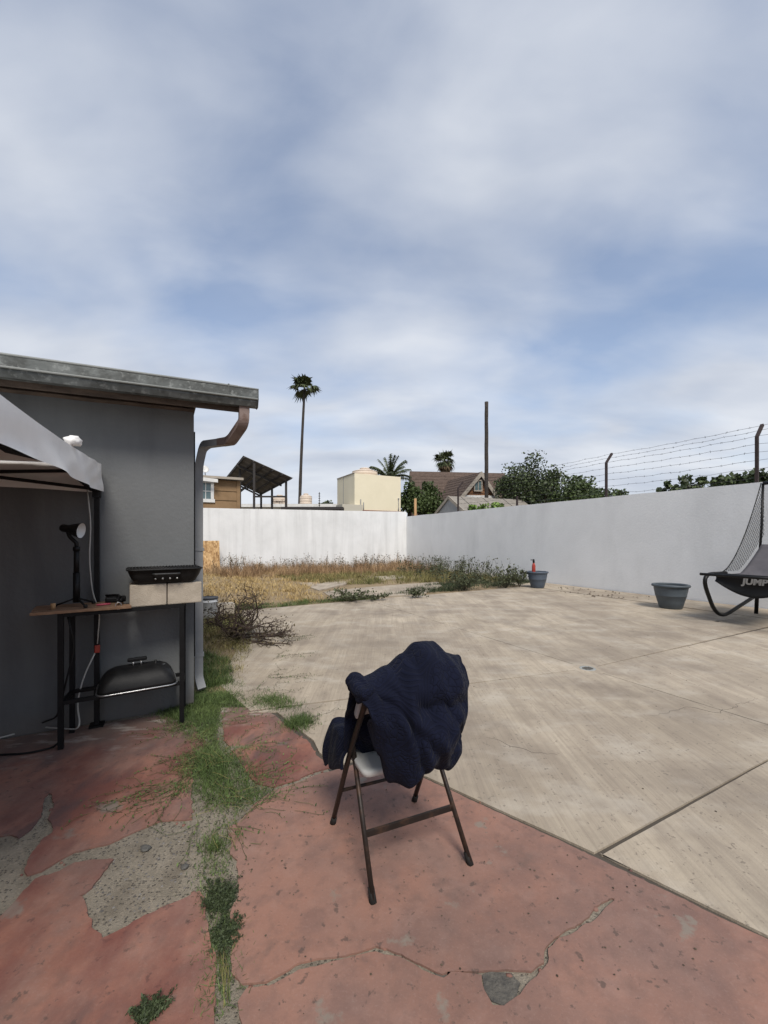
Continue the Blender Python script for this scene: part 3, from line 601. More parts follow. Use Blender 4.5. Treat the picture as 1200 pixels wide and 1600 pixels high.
# downspout
def rect_tube(pts, hw, hd, m, name, par):
    mb = MB(); mb_pts = [Vector(q) for q in pts]; rings = []
    for i, q in enumerate(mb_pts):
        a = (mb_pts[min(i+1, len(mb_pts)-1)]-mb_pts[max(i-1, 0)]).normalized()
        x = (E-a*E.dot(a)); x = x.normalized() if x.length > .2 else D.cross(a).normalized()
        y = a.cross(x).normalized(); rings += [q+x*hw+y*hd, q-x*hw+y*hd, q-x*hw-y*hd, q+x*hw-y*hd]
    k = len(mb_pts); fs = [(i*4+j, i*4+(j+1) % 4, (i+1)*4+(j+1) % 4, (i+1)*4+j) for i in range(k-1) for j in range(4)]+[(3, 2, 1, 0), (k*4-4, k*4-3, k*4-2, k*4-1)]
    mb.add(rings, fs); return mb.build(name, m, par)
def smoothpath(pts, k=5):
    pts = [Vector(q) for q in pts]; res = [pts[0]]
    for i in range(1, len(pts)-1):
        a, b, c = pts[i-1], pts[i], pts[i+1]; l = min((a-b).length, (c-b).length)*.42
        p0, p2 = b+(a-b).normalized()*l, b+(c-b).normalized()*l
        for j in range(k+1): f = j/k; res.append(p0*(1-f)**2+b*2*f*(1-f)+p2*f*f)
    return res+[pts[-1]]
def pipe_path(pts, k=5, lim=.045):
    pts = [Vector(q) for q in pts]; res = [pts[0]]
    for i in range(1, len(pts)-1):
        a, b, c = pts[i-1], pts[i], pts[i+1]; l = min((a-b).length*.45, (c-b).length*.45, lim); p0, p2 = b+(a-b).normalized()*l, b+(c-b).normalized()*l
        for j in range(k+1): f = j/k; res.append(p0*(1-f)**2+b*2*f*(1-f)+p2*f*f)
    return res+[pts[-1]]
mid_ = P(345, 691.5, 3.56)
rect_tube(pipe_path([P(381, 636, 3.30), P(381, 660, 3.30), P(361, 689, 3.44), mid_]), .038, .030, 'pipe_brown', 'elbow', house)
ds = rect_tube(pipe_path([mid_+(P(361, 689, 3.44)-mid_)*.08, P(318, 695, 3.69), S(.240, 4.06, 2.05), S(.240, 4.06, .14), S(.262, 4.0, .05)], 6, .07), .0345, .029, 'pipe_grey', 'downspout', house)
for z_ in (1.30, .35):
    mb = MB(); mb.box(S(.232, 4.06, z_), (.10, .072, .028), (E, D, Z)); mb.build('strap', 'pipe_grey', ds)
mb = MB(); mb.tube([S(S0+.007, T0+.05, 2.3-.1*i+0*i) + D*(.004*math.sin(i*2.1)) for i in range(20)], .006, 5); mb.build('wall_wire', 'black_plastic', house)

# ================================================================== POP-UP CANOPY
cc1 = G(155, 1134); dirR = Vector((.42, -.907, 0)).normalized(); dirL = Vector((-dirR.x*0-.885, -.465, 0)).normalized()
tent = thing('pop_up_canopy', 'off-white pop-up canopy with dark folding frame at the left edge', 'canopy', cc1)
LEN = 3.0; cor = [cc1, cc1+dirR*LEN, cc1+dirR*LEN+dirL*LEN, cc1+dirL*LEN]; ctr = sum(cor, Vector())/4
ZC = 1.955; VAL = .175
# roof sheet: bilinear pyramid with a little sag
mb = MB(); nn = 24; vs_ = []
for i in range(nn+1):
    for j in range(nn+1):
        a, b = i/nn, j/nn; q = cor[0]+dirR*LEN*a+dirL*LEN*b
        e_ = min(a, 1-a, b, 1-b)*2; sag = -.04*(math.sin(math.pi*a)*abs(2*b-1)+math.sin(math.pi*b)*abs(2*a-1))-.03*math.sin(math.pi*e_)
        vs_.append(Vector((q.x, q.y, ZC+.62*e_+sag)))
fs = [(i*(nn+1)+j, (i+1)*(nn+1)+j, (i+1)*(nn+1)+j+1, i*(nn+1)+j+1) for i in range(nn) for j in range(nn)]
mb.add(vs_, fs, True); ro = mb.build('roof_sheet', 'tent', tent)
for k in range(4):                                       # hanging valances, creased towards the corners
    a, b = cor[k], cor[(k+1) % 4]; out_ = ((a+b)/2-ctr).normalized(); mb = MB(); vs_ = []; nu, nv = 60, 8
    for i in range(nu+1):
        f = i/nu; tn = min(f, 1-f)
        zt = ZC-.04*math.sin(math.pi*f)-.03*math.exp(-((tn-.05)/.04)**2)*0
        for j in range(nv+1):
            g = j/nv; q = a.lerp(b, f)
            wob = (.009*math.sin(f*31+g*2.5)+.012*math.sin(f*13-g*3+k)+.012*mnoise.noise(Vector((f*9, g*2, k))))*g+.008*math.exp(-tn*8)*math.sin(g*11-tn*60)*min(1, tn*25)
            low = VAL*(1+.04*math.sin(f*11+k))
            vs_.append(q+out_*(.012+wob+.012*g)+Z*(zt-low*g-.03*math.exp(-tn*7)*g))
    mb.add(vs_, [(i*(nv+1)+j, (i+1)*(nv+1)+j, (i+1)*(nv+1)+j+1, i*(nv+1)+j+1) for i in range(nu) for j in range(nv)], True)
    mb.build('valance', 'tent', tent)
kq = cor[0]+dirR*.78+Z*(ZC-.015); mb = MB()
bm = bmesh.new(); bmesh.ops.create_icosphere(bm, subdivisions=3, radius=.042)
for q in bm.verts: q.co = kq+Vector((.01, .01, .02))+Vector((q.co.x, q.co.y, q.co.z*.7))*(1+.35*mnoise.noise(q.co*38))
bm.verts.index_update(); mb.add([q.co for q in bm.verts], [[q.index for q in f.verts] for f in bm.faces], True); bm.free(); mb.build('knot', 'tent', tent)
for k, q in enumerate(cor):
    inn = (ctr-q).normalized()*.03
    mb = MB(); mb.tube([q+inn*.6+Z*.0, q+inn*.6+Z*(ZC-.03)], .016, 4, smooth=False, sq=True); pl = mb.build('pole', 'black_metal', tent)
    mb = MB(); mb.box(q+inn*.6+Z*.012, (.09, .09, .02), (E, D, Z)); mb.build('foot', 'black_metal', pl)
    mb = MB(); mb.box(q+inn*.6+Z*(ZC-.215), (.05, .05, .075), (E, D, Z)); mb.build('bracket', 'black_metal', pl)
for k in range(4):
    a, b = cor[k], cor[(k+1) % 4]; inn = (ctr-(a+b)/2).normalized()*.045
    for h0 in range(2):
        p0 = a.lerp(b, h0*.5)+inn; p1 = a.lerp(b, h0*.5+.5)+inn
        for za, zb in ((1.76, 1.90), (1.90, 1.76)):
            mb = MB(); mb.tube([p0+Z*za, p1+Z*zb], .011, 4, smooth=False, sq=True); mb.build('truss_bar', 'black_metal', tent)
for q in cor:
    mb = MB(); mb.tube([q+Z*(ZC-.03)+(ctr-q)*.02, ctr+Z*(ZC+.50)], .011, 4, smooth=False, sq=True); mb.build('roof_bar', 'black_metal', tent)

# ================================================================== WORK TABLE WITH GRILL
FL, FR, RL = G(95, 1172), G(284, 1131), G(113, 1146); RR = FR+(RL-FL)
tx = (FR-FL).normalized(); ty = (RL-FL).normalized(); TZ = .905; txn = Vector((-tx.y, tx.x, 0))
tab = thing('work_table', 'tall narrow black metal work table against the grey wall', 'table', (FL+RR)/2)
for q in (FL, FR, RL, RR):
    mb = MB(); mb.tube([q, q+Z*TZ], .0155, 4, smooth=False, sq=True); mb.build('leg', 'black_metal', tab)
for a, b, z_ in ((FL, FR, .31), (RL, RR, .30), (FL, FR, TZ-.014), (RL, RR, TZ-.014), (FL, RL, TZ-.014), (FR, RR, TZ-.014), (FL, RL, .30), (FR, RR, .30)):
    mb = MB(); mb.tube([a+Z*z_+(b-a).normalized()*.015, b+Z*z_-(b-a).normalized()*.015], .0125, 4, smooth=False, sq=True); mb.build('rail', 'black_metal', tab)
# plank top: three worn planks overhanging to the left
wt = (RL-FL).length+.07
for k in range(3):
    y0 = -.04+wt/3*k; mb = MB(); ln = .51+.04*(k == 0)
    c = FL+tx*(-.155+ln/2+random.uniform(-.01, .01))+txn*(y0+wt/6)+Z*(TZ+.011+.001*k)
    mb.bbox(c, (ln, wt/3-.004, .019), (tx, txn, Z), .003); mb.build('plank', 'wood_top', tab)
TT = TZ+.022
# concrete blocks
bc = FL+tx*.365+txn*.10; bt = TZ+.001
for k in range(2):
    mb = MB(); mb.bbox(FL+tx*(.385+.118+.240*k)+txn*.105+Z*(bt+.080), (.234, .20, .158), (tx, txn, Z), .008)
    tag(mb.build('concrete_block', 'block'), ['grey concrete block under the grill, the one nearer the lamp', 'grey concrete block under the grill, the one nearer the downspout'][k], 'block', 'concrete blocks under the grill')
# grill bowl
gz = bt+.162; gc = FL+tx*.615+txn*.11
def rrect(c, hx, hy, r, z, n=5, ax=(tx, txn)):
    res = []
    for (sx, sy, a0) in ((1, 1, 0), (-1, 1, 90), (-1, -1, 180), (1, -1, 270)):
        for i in range(n+1):
            a = R(a0+90*i/n); res.append(c+ax[0]*(sx*(hx-r)+r*math.cos(a))+ax[1]*(sy*(hy-r)+r*math.sin(a))+Z*z)
    return res
def loft(mb, rings, smooth=True, cap0=True, cap1=True):
    n = len(rings[0]); vs_ = [q for r_ in rings for q in r_]
    fs = [(i*n+j, i*n+(j+1) % n, (i+1)*n+(j+1) % n, (i+1)*n+j) for i in range(len(rings)-1) for j in range(n)]
    mb.add(vs_, fs, smooth); o = len(mb.v)-len(vs_)
    if cap0: mb.f.append(tuple(o+j for j in range(n))); mb.sm.append(False)
    if cap1: mb.f.append(tuple(o+(len(rings)-1)*n+j for j in range(n))); mb.sm.append(False)
grill = thing('grill_bowl', 'black enamel charcoal grill bowl resting on two concrete blocks', 'grill', gc+Z*gz)
mb = MB(); loft(mb, [rrect(gc, .185, .105, .03, gz), rrect(gc, .205, .125, .04, gz+.015), rrect(gc, .228, .145, .045, gz+.06), rrect(gc, .242, .158, .05, gz+.098), rrect(gc, .252, .168, .05, gz+.102), rrect(gc, .252, .168, .05, gz+.108), rrect(gc, .236, .152, .05, gz+.106), rrect(gc, .215, .135, .05, gz+.06), rrect(gc, .19, .11, .03, gz+.012)]); mb.build('bowl', 'black_enamel', grill)
mb = MB()
for k in range(23): mb.tube([gc+tx*(-.232+.0211*k)-txn*.155+Z*(gz+.113), gc+tx*(-.232+.0211*k)+txn*.155+Z*(gz+.113)], .0028, 5)
for yy in (-.15, 0, .15): mb.tube([gc-tx*.243+txn*yy+Z*(gz+.1085), gc+tx*.243+txn*yy+Z*(gz+.1085)], .0035, 5)
mb.build('cooking_grate', 'grill_grate', grill)
hb = gc-txn*.172+Z*(gz+.073)
mb = MB(); mb.tube(smoothpath([hb-tx*.085+txn*.03, hb-tx*.085-txn*.015, hb+tx*.085-txn*.015, hb+tx*.085+txn*.03]), .0075, 8); mb.build('handle', 'grill_grate', grill)
for k in range(4):
    mb = MB(); mb.lathe([(0, .012), (.006, .011), (.0075, .006), (.0075, 0), (0, 0)], gc-txn*.136+tx*(-.07+.047*k)+Z*(gz+.036), 10, (tx, Z, -txn)); mb.build('vent_bolt', 'chrome', grill)
# grill lid on the lower rails
lc_ = FL+tx*.44+txn*.125; lz = .312+.002
lid = thing('barbecue_hood', 'black domed grill lid with silver rim on the lower rails of the table', 'grill lid', lc_+Z*lz)
LX = (tx, txn)
mb = MB(); loft(mb, [rrect(lc_, .245, .165, .06, lz+.012), rrect(lc_, .243, .163, .06, lz+.03), rrect(lc_, .225, .147, .06, lz+.075), rrect(lc_, .197, .122, .06, lz+.112), rrect(lc_, .160, .09, .055, lz+.135), rrect(lc_, .10, .05, .04, lz+.145)]); mb.build('dome', 'black_enamel', lid)
mb = MB(); rg = rrect(lc_, .249, .169, .06, lz+.007); mb.tube(rg+[rg[0], rg[1]], .0065, 6, caps=False); mb.build('rim', 'chrome', lid)
hc = lc_+Z*(lz+.14)-tx*.03
for dx_ in (0, .05):
    mb = MB(); mb.tube([hc+tx*dx_, hc+tx*dx_+Z*.035], .007, 6); mb.build('handle_post', 'chrome', lid)
mb = MB(); mb.bbox(hc+tx*.025+Z*.048, (.125, .026, .028), (tx, txn, Z), .009); mb.build('handle', 'black_plastic', lid)
mb = MB(); mb.lathe([(0, 0), (.018, 0), (.018, .008), (.008, .01), (.008, .028), (0, .03)], lc_+tx*.115+Z*(lz+.136), 12); mb.build('vent_knob', 'black_plastic', lid)
mb = MB(); q0 = lc_+tx*.14-txn*.03+Z*(lz+.134); mb.tube([q0+tx*.035*math.cos(a)+txn*.022*math.sin(a) for a in [i*math.pi/8 for i in range(17)]], .002, 5); mb.build('wire_ring', 'chrome', lid)
# clamp lamp on a small tripod
lb_ = FL+tx*.075+txn*.10+Z*TT
lamp = thing('work_lamp', 'black clip lamp on a small tripod standing on the plank top', 'lamp', lb_)
mb = MB(); mb.tube([lb_+Z*.03, lb_+Z*.235], .0205, 12); mb.build('lower_tube', 'black_plastic', lamp)
mb = MB(); mb.tube([lb_+Z*.235, lb_+Z*.40], .0165, 12); mb.lathe([(.0, 0), (.021, 0), (.021, .03), (0, .03)], lb_+Z*.385, 12); mb.build('upper_tube', 'black_plastic', lamp)
for a in (200, 330, 75):
    dv = Vector((math.cos(R(a)), math.sin(R(a)), 0)); mb = MB(); mb.tube([lb_+Z*.062, lb_+dv*.125+Z*.012], .0065, 6)
    lg = mb.build('tripod_leg', 'black_plastic', lamp); mb = MB(); mb.lathe([(0, -.012), (.011, -.009), (.013, 0), (.010, .010), (0, .012)], lb_+dv*.125+Z*.0125, 10); mb.build('rubber_foot', 'rubber', lg)
hd = lb_+Z*.41; elb = hd+Z*.075-tx*.04
mb = MB(); mb.tube(smoothpath([hd, hd+Z*.03, elb, elb+Z*.05-tx*.01]), .0125, 8); mb.build('gooseneck', 'black_plastic', lamp)
la = (tx*.92-txn*.40-Z*.16).normalized(); lx = la.orthogonal().normalized(); ly = la.cross(lx); hc = elb+Z*.06-tx*.045
mb = MB(); mb.lathe([(0, -.0), (.020, .0), (.026, .012), (.026, .05), (.034, .065), (.054, .125), (.0555, .128), (.053, .128)], hc, 24, (lx, ly, la)); mb.build('shade', 'black_enamel', lamp)
mb = MB(); mb.lathe([(.052, .1275), (.033, .068), (.02, .055), (0, .055)], hc, 24, (lx, ly, la)); mb.build('reflector', 'lamp_white', lamp)
mb = MB(); mb.lathe([(0, .104), (.014, .098), (.020, .085), (.016, .068), (.010, .056)], hc, 14, (lx, ly, la)); mb.build('bulb', 'lamp_white', lamp)
# small things on the planks
mb = MB(); mb.lathe([(0, 0), (.0125, 0), (.0145, .04), (0, .04)], FL+tx*-.045+txn*.045+Z*TT, 14); tag(mb.build('cork', 'cork'), 'brown cork standing on the left end of the plank top', 'cork')
mb = MB(); mb.tube([FL+tx*.19+txn*.06+Z*(TT+.007), FL+tx*.27+txn*.075+Z*(TT+.007)], .007, 8); tag(mb.build('marker', 'pink_plastic'), 'pinkish red marker lying on the plank beside the lamp', 'marker')
q = FL+tx*.30+txn*.07+Z*TT
tg = thing('grill_tongs', 'black tongs and tool heap between marker and concrete block', 'tongs', q)
mb = MB(); mb.tube(smoothpath([q+tx*-.06+txn*.16+Z*.05, q+tx*.03+txn*.06+Z*.06, q+tx*.01+txn*-.06+Z*.03]), .009, 6); mb.tube(smoothpath([q+tx*-.01+txn*.15+Z*.03, q+tx*.05+txn*.05+Z*.05, q+tx*.03+txn*-.05+Z*.03]), .009, 6); mb.build('arms', 'black_plastic', tg)
mb = MB(); rc = q+tx*.02-txn*.085+Z*.0; mb.tube([rc+tx*.018*math.cos(a)+Z*(.025*math.sin(a)) for a in [i*math.pi/8 for i in range(17)]], .0028, 5); mb.build('hang_ring', 'chrome', tg)
mb = MB(); mb.bbox(q+tx*.00+txn*.13+Z*.022, (.13, .08, .04), (tx, txn, Z), .012); tag(mb.build('black_pouch', 'black_plastic'), 'small black pouch behind the tongs on the plank top', 'pouch')
# cables
def cable(pts, r, m, name, label, par=None):
    mb = MB(); mb.tube(smoothpath(pts, 6), r, 6); return tag(mb.build(name, m), label, 'cable')
po = cc1+(ctr-cc1).normalized()*.02; pv = tx*-.024-txn*.02
cable([po+pv+Z*1.75-tx*.03, po+pv+Z*1.5-tx*.008, po+pv+Z*1.25-tx*.02, po+pv+Z*1.0, po+pv+tx*.045+Z*.85, po+pv+tx*.03+Z*.62], .005, 'cable_white', 'white_cable', 'thin white cable running down the canopy pole above the red connector')
mb = MB(); mb.bbox(po+pv+tx*.03-txn*.006+Z*.585, (.034, .026, .055), (tx, txn, Z), .005); tag(mb.build('cable_connector', 'red_plastic'), 'red cable connector hanging at the canopy pole', 'connector')
cable([po+pv+tx*.02+Z*.565, po+pv-tx*.05+Z*.40, po+pv-tx*.09-txn*.03+Z*.22, FL+tx*.1+txn*.1+Z*.07, G(60, 1140)+Z*.02, G(0, 1158)+Z*.02, G(-120, 1175)+Z*.015], .0055, 'cable_white', 'white_cable', 'white cable dropping from the red connector to the ground')
cable([FL+tx*.03+txn*.03+Z*.90, FL+tx*.07+txn*.06+Z*.65, FL+tx*.025+txn*.05+Z*.45, FL-tx*.02+txn*.07+Z*.2, G(60, 1138)+Z*.03, G(10, 1152)+Z*.015, G(-120, 1172)+Z*.012], .006, 'black_plastic', 'black_cable', 'black cable hanging down the front table leg to the wall foot')
cable([G(96, 1160)+Z*.03, G(85, 1172)+Z*.018, G(40, 1182)+Z*.018, G(-10, 1184)+Z*.018, G(-120, 1196)+Z*.018], .006, 'black_plastic', 'black_cable', 'black cable lying on the pink patio left of the table leg')

# ================================================================== FOLDING CHAIR AND QUILT
P1, P2, P3, P4 = G(583, 1413), G(735, 1353), G(520, 1288), G(647, 1253)
chair = thing('folding_chair', 'brown metal folding chair with white plastic seat under a navy quilt', 'chair', (P1+P4)/2)
cw = ((P2-P1)+(P4-P3)).normalized(); cr = Vector((cw.y, -cw.x, 0))            # across the chair; towards its back (the camera)
topL = Vector((-.075, 1.630, .80)); topR = topL+cw*.405
for a, b, nm in ((P3, topL, 'front_leg'), (P4, topR, 'front_leg')):
    mid = a.lerp(b, .60)
    mb = MB(); mb.tube(smoothpath([a+Z*.012, mid, b-Z*.06, b], 4), .0115, 10); lg = mb.build('front_leg', 'chair_metal', chair)
    dv = (b-a).normalized(); mb = MB(); mb.tube([a+Z*.003, a+Z*.003+dv*.05], [.0155, .0135], 10); mb.build('rubber_foot', 'rubber', lg)
jL, jR = P3.lerp(topL, .615)-cr*.03+cw*.018, P4.lerp(topR, .615)-cr*.03-cw*.018
for a, b in ((P1, jL), (P2, jR)):
    mb = MB(); mb.tube([a+Z*.012, b], .0105, 10); lg = mb.build('rear_leg', 'chair_metal', chair)
    dv = (b-a).normalized(); mb = MB(); mb.tube([a+Z*.003, a+Z*.003+dv*.05], [.0155, .0130], 10); mb.build('rubber_foot', 'rubber', lg)
mb = MB(); a, b = P3.lerp(topL, .29), P4.lerp(topR, .29); mb.tube([a, b], .008, 8); mb.build('front_stretcher', 'chair_metal', chair)
a, b = P1.lerp(jL, .40), P2.lerp(jR, .40); mb = MB(); mb.bbox((a+b)/2, ((b-a).length, .010, .028), ((b-a).normalized(), cr, Z), .003); mb.build('rear_stretcher', 'chair_metal', chair)
for a in (jL, jR):
    mb = MB(); mb.bbox(a-Z*.015, (.012, .05, .03), (cw, cr, Z), .004); mb.build('hinge', 'chair_metal', chair)
    mb = MB(); mb.tube([a-cw*.02-Z*.012, a+cw*.02-Z*.012], .006, 8); mb.build('rivet', 'chair_metal', chair)
# seat: moulded plastic with rounded corners
sc_ = jL.lerp(jR, .5)+cr*-.045; sc_.z = 0; sz = .447
mb = MB(); ax_ = (cw, cr)
loft(mb, [rrect(sc_, .190, .19, .03, sz-.030, 5, ax_), rrect(sc_, .197, .198, .035, sz-.026, 5, ax_), rrect(sc_, .198, .20, .035, sz-.006, 5, ax_), rrect(sc_, .190, .192, .035, sz, 5, ax_), rrect(sc_, .165, .167, .03, sz-.004, 5, ax_)]); mb.build('seat', 'chair_plastic', chair)
# backrest panel
bd = (topL-P3).normalized(); bn = bd.cross(cw).normalized()
bc_ = (topL+topR)/2-bd*.075
mb = MB(); mb.bbox(bc_, (.385, .022, .13), (cw, bn, bd), .009); mb.build('backrest', 'chair_plastic', chair)
mb = MB(); mb.bbox(topL-bd*.10-cw*.004, (.030, .032, .10), (cw, bn, bd), .008); mb.build('backrest_clip', 'chair_plastic', chair)

# quilt: a heavy bedspread heaped over the backrest, built as a draped sheet in the chair's own axes
quilt = thing('navy_quilt', 'navy blue stitched quilt heaped over the back of the folding chair', 'quilt', bc_)
base = (topL+topR)/2; base = Vector((base.x, base.y, 0))
def lerpk(x, ks):
    for (a, va), (b, vb) in zip(ks[:-1], ks[1:]):
        if x <= b:
            f = (x-a)/(b-a) if b > a else 0; f = min(1, max(0, f)); f = f*f*(3-2*f); return va+(vb-va)*f
    return ks[-1][1]
def q_pt(p, q):
    """p 0..1 across the chair (left to right), q -1..1 from the front hem over the top to the rear hem"""
    H = lerpk(p, [(0, .800), (.10, .835), (.30, .868), (.45, .920), (.58, .962), (.74, .950), (.86, .905), (1, .885)])
    xl = -.250; xr = .242
    # rear (camera) side: hem drops to seat height, left edge runs inwards as it falls
    a = abs(q)
    if q >= 0:
        drop = lerpk(p, [(0, .10), (.08, .24), (.18, .36), (.32, .39), (.48, .405), (.64, .43), (.78, .435), (.90, .38), (1, .27)])
        left = xl+.065*q**1.2; right = xr-.075*q**1.6
        x = left+(right-left)*p
        bul = lerpk(p, [(0, .05), (.12, .10), (.3, .155), (.6, .195), (.85, .165), (1, .06)])
        th = math.pi*min(1, q)
        out_ = bul*max(0, math.sin(th*.94))**.85+.02*math.sin(min(1, q*5)*math.pi/2)
        z = H-drop*(.5-.5*math.cos(th))**.92-.03*q
    else:
        drop = lerpk(p, [(0, .33), (.25, .43), (.6, .44), (1, .38)])
        x = xl+.02*a+(xr-xl-.03*a)*p
        out_ = -.035*math.sin(min(1, a*5)*math.pi/2)-.11*math.sin(a*math.pi*.55)
        z = H-drop*(a**1.2)
        if a < .12: z = H-drop*(.12**1.2)*(a/.12)**2
    # folds: diagonal swags and creases
    k1 = math.sin(9.0*p+5.2*q+1.5*mnoise.noise(Vector((p*2.5, q*2, 0))))
    k2 = mnoise.noise(Vector((p*3.2+q*1.6, q*2.6-p, 3.3)))
    k3 = mnoise.noise(Vector((p*7.5+q*3.1, q*5.0-p*3, 7.7)))
    rg = 1-abs(mnoise.noise(Vector((p*2.6-q*1.7+.4, q*2.2+p*1.3, 1.2))))*2.2
    amp = (.35+.65*min(1, a*2.2))*(1-.5*max(0, q-.8)/.2)
    d_ = (.014*k1+.040*k2+.012*k3+.034*rg)*amp
    sgn = 1 if q >= 0 else -1
    z += .030*k2*(1-amp)+.012*k3
    # a swag scooped under the top hump on the camera side
    if q > 0:
        hood = .34-.16*math.sin(math.pi*min(1, max(0, (p-.30)/.62)))*-.6
        m_ = min(1, max(0, (p-.28)*5))*min(1, max(0, (.97-p)*8))
        d_ += m_*(.024*math.exp(-((q-hood+.13)/.09)**2)-.026*math.exp(-((q-hood)/.05)**2))
        for (pa, qa, pb, qb, dp_, wd_) in ((.10, .16, .66, .86, .016, .03), (.22, .10, .46, .92, .014, .028), (.60, .38, .98, .80, .012, .03)):
            vx, vy = pb-pa, qb-qa; tt_ = min(1, max(0, ((p-pa)*vx+(q-qa)*vy)/(vx*vx+vy*vy))); ds_ = math.hypot(p-pa-vx*tt_, q-qa-vy*tt_); sd_q = (p-pa)*vy-(q-qa)*vx
            d_ += dp_*math.sin(math.pi*min(1, max(0, tt_*.9+.05)))*(-math.exp(-(ds_/wd_)**2)+.7*math.exp(-((ds_-wd_*1.9)/wd_)**2)*(1 if sd_q > 0 else .3))
        d_ += .030*math.exp(-((p-.80+.12*q)/.07)**2)*q
    return base+cw*(x+.010*k3+.012*k2)+cr*(out_+sgn*d_)+Z*z
NP, NQ = 110, 190
vs_ = []; uvs = []
for i in range(NP+1):
    for j in range(NQ+1):
        p_, q_ = i/NP, -1+2*j/NQ; vs_.append(q_pt(p_, q_)); uvs.append((p_*.55, q_*.65))
fs = [(i*(NQ+1)+j, (i+1)*(NQ+1)+j, (i+1)*(NQ+1)+j+1, i*(NQ+1)+j+1) for i in range(NP) for j in range(NQ)]
def uvmesh(name, vs_, fs, uvs, m, par, thick=.012):
    mb = MB(); mb.add(vs_, fs, True); o = mb.build(name, m, par); me = o.data
    ul = me.uv_layers.new(name='UVMap')
    for lp in me.loops: ul.data[lp.index].uv = uvs[lp.vertex_index]
    md = o.modifiers.new('thickness', 'SOLIDIFY'); md.thickness = thick; md.offset = 0
    md = o.modifiers.new('smooth', 'SUBSURF'); md.levels = md.render_levels = 1
    return o
uvmesh('draped_sheet', vs_, fs, uvs, 'quilt', quilt, .014)
# side roll closing the left end, and the right-hand bulge with its upturned corner
def roll(name, pts, rad, seed, squash=1.0):
    pts = smoothpath(pts, 8); n = 28; vs_ = []; uvs = []; k = len(pts)
    up = Z
    for i, q in enumerate(pts):
        a = (pts[min(i+1, k-1)]-pts[max(i-1, 0)]).normalized(); x = a.cross(cr).normalized(); y = x.cross(a)
        f = i/(k-1); r0 = lerpk(f, rad)
        for j in range(n):
            th = 2*math.pi*j/n; dv = x*math.cos(th)+y*math.sin(th)*squash
            r_ = r0*(1+.30*mnoise.noise(Vector((math.cos(th)*1.3, math.sin(th)*1.3, f*3+seed)))+.16*mnoise.noise(Vector((math.cos(th)*3, math.sin(th)*3, f*6+seed))))
            vs_.append(q+dv*r_); uvs.append((j/n*.35, f*.4))
    fs = [(i*n+j, i*n+(j+1) % n, (i+1)*n+(j+1) % n, (i+1)*n+j) for i in range(k-1) for j in range(n)]+[tuple(range(n)), tuple((k-1)*n+j for j in reversed(range(n)))]
    return uvmesh(name, vs_, fs, uvs, 'quilt', quilt, .004)
roll('rolled_edge', [base-cw*.235+Z*.80-cr*.10, base-cw*.235+Z*.825-cr*.02, base-cw*.215+Z*.80+cr*.055, base-cw*.195+Z*.76+cr*.07], [(0, .02), (.2, .038), (.75, .042), (1, .018)], 2)
roll('bunched_core', [base-cw*.17+Z*.77-cr*.02, base+Z*.81+cr*.0, base+cw*.10+Z*.83+cr*.01, base+cw*.21+Z*.74+cr*.02], [(0, .03), (.3, .055), (.7, .085), (1, .04)], 5)
# fold lying over the seat, its corner hanging off the left side
def flap(u, v_):
    # u 0..1 front-back along the seat's left side, v 0..1 from mid seat out over the edge and down
    e0 = sc_-cw*.205; fr = -cr*(.20-.26*u)
    if v_ < .4: x = .14*(1-v_/.4); pos = e0+fr+cw*x+Z*(sz+.012+.05*math.sin(v_/.4*math.pi*.5)*(1-.2*u))
    else:
        g = (v_-.4)/.6; pos = e0+fr-cw*(.035*math.sin(g*2.2)+.012)+Z*(sz+.058-(.225-.115*u)*g)
    return pos+Z*.018*mnoise.noise(Vector((u*3, v_*3, 9)))-cw*.022*mnoise.noise(Vector((u*4, v_*2, 2)))
nu, nv = 30, 40; vs_ = []; uvs = []
for i in range(nu+1):
    for j in range(nv+1): vs_.append(flap(i/nu, j/nv)); uvs.append((i/nu*.3+.6, j/nv*.35))
uvmesh('hanging_corner', vs_, [(i*(nv+1)+j, (i+1)*(nv+1)+j, (i+1)*(nv+1)+j+1, i*(nv+1)+j+1) for i in range(nu) for j in range(nv)], uvs, 'quilt', quilt, .014)

# ================================================================== POTS, DRAIN, GAME
def pot(c, rt, h, m, label, bands=True, rim=True):
    o = thing('planter_pot', label, 'pot', c, 'planter pots by the side wall')
    pr = [(0, .0), (rt*.56, 0), (rt*.60, .012), (rt*.70, h*.28), (rt*.80, h*.52)]
    if bands: pr += [(rt*.815, h*.53), (rt*.82, h*.55), (rt*.815, h*.57), (rt*.88, h*.80)]
    pr += [(rt*.90, h*.9), (rt*.90, h*.92), (rt*.84, h*.91), (rt*.72, h*.5), (rt*.6, h*.3), (0, h*.3)]
    mb = MB(); mb.lathe(pr, c, 40); mb.build('bowl', m, o)
    mb = MB(); mb.lathe([(rt*.88, h*.90), (rt*.97, h*.90), (rt, h*.925), (rt, h*.975), (rt*.97, h), (rt*.88, h), (rt*.85, h*.975), (rt*.85, h*.92), (rt*.88, h*.90)], c, 40); mb.build('rim', m, o)
    mb = MB(); mb.lathe([(0, h*.62), (rt*.5, h*.615), (rt*.765, h*.6)], c, 32); mb.build('potting_soil', 'soil', o)
    return o
pot(G(1048, 951)+Z*.012, .325, .475, 'pot', 'dark grey plastic planter pot with flared rim near the ball game')
pc = G(840, 919)+Z*.012
pot(pc, .29, .46, 'pot_blue', 'blue-grey plastic planter pot holding a red bottle')
mb = MB(); bq = pc+Vector((-.11, 0, .25)); bt_ = thing('red_bottle', 'small red bottle with dark nozzle standing in the blue-grey pot', 'bottle', bq)
mb.lathe([(0, 0), (.045, 0), (.048, .02), (.048, .36), (.036, .41), (.018, .455), (0, .455)], bq, 16); mb.build('body', 'red_plastic', bt_)
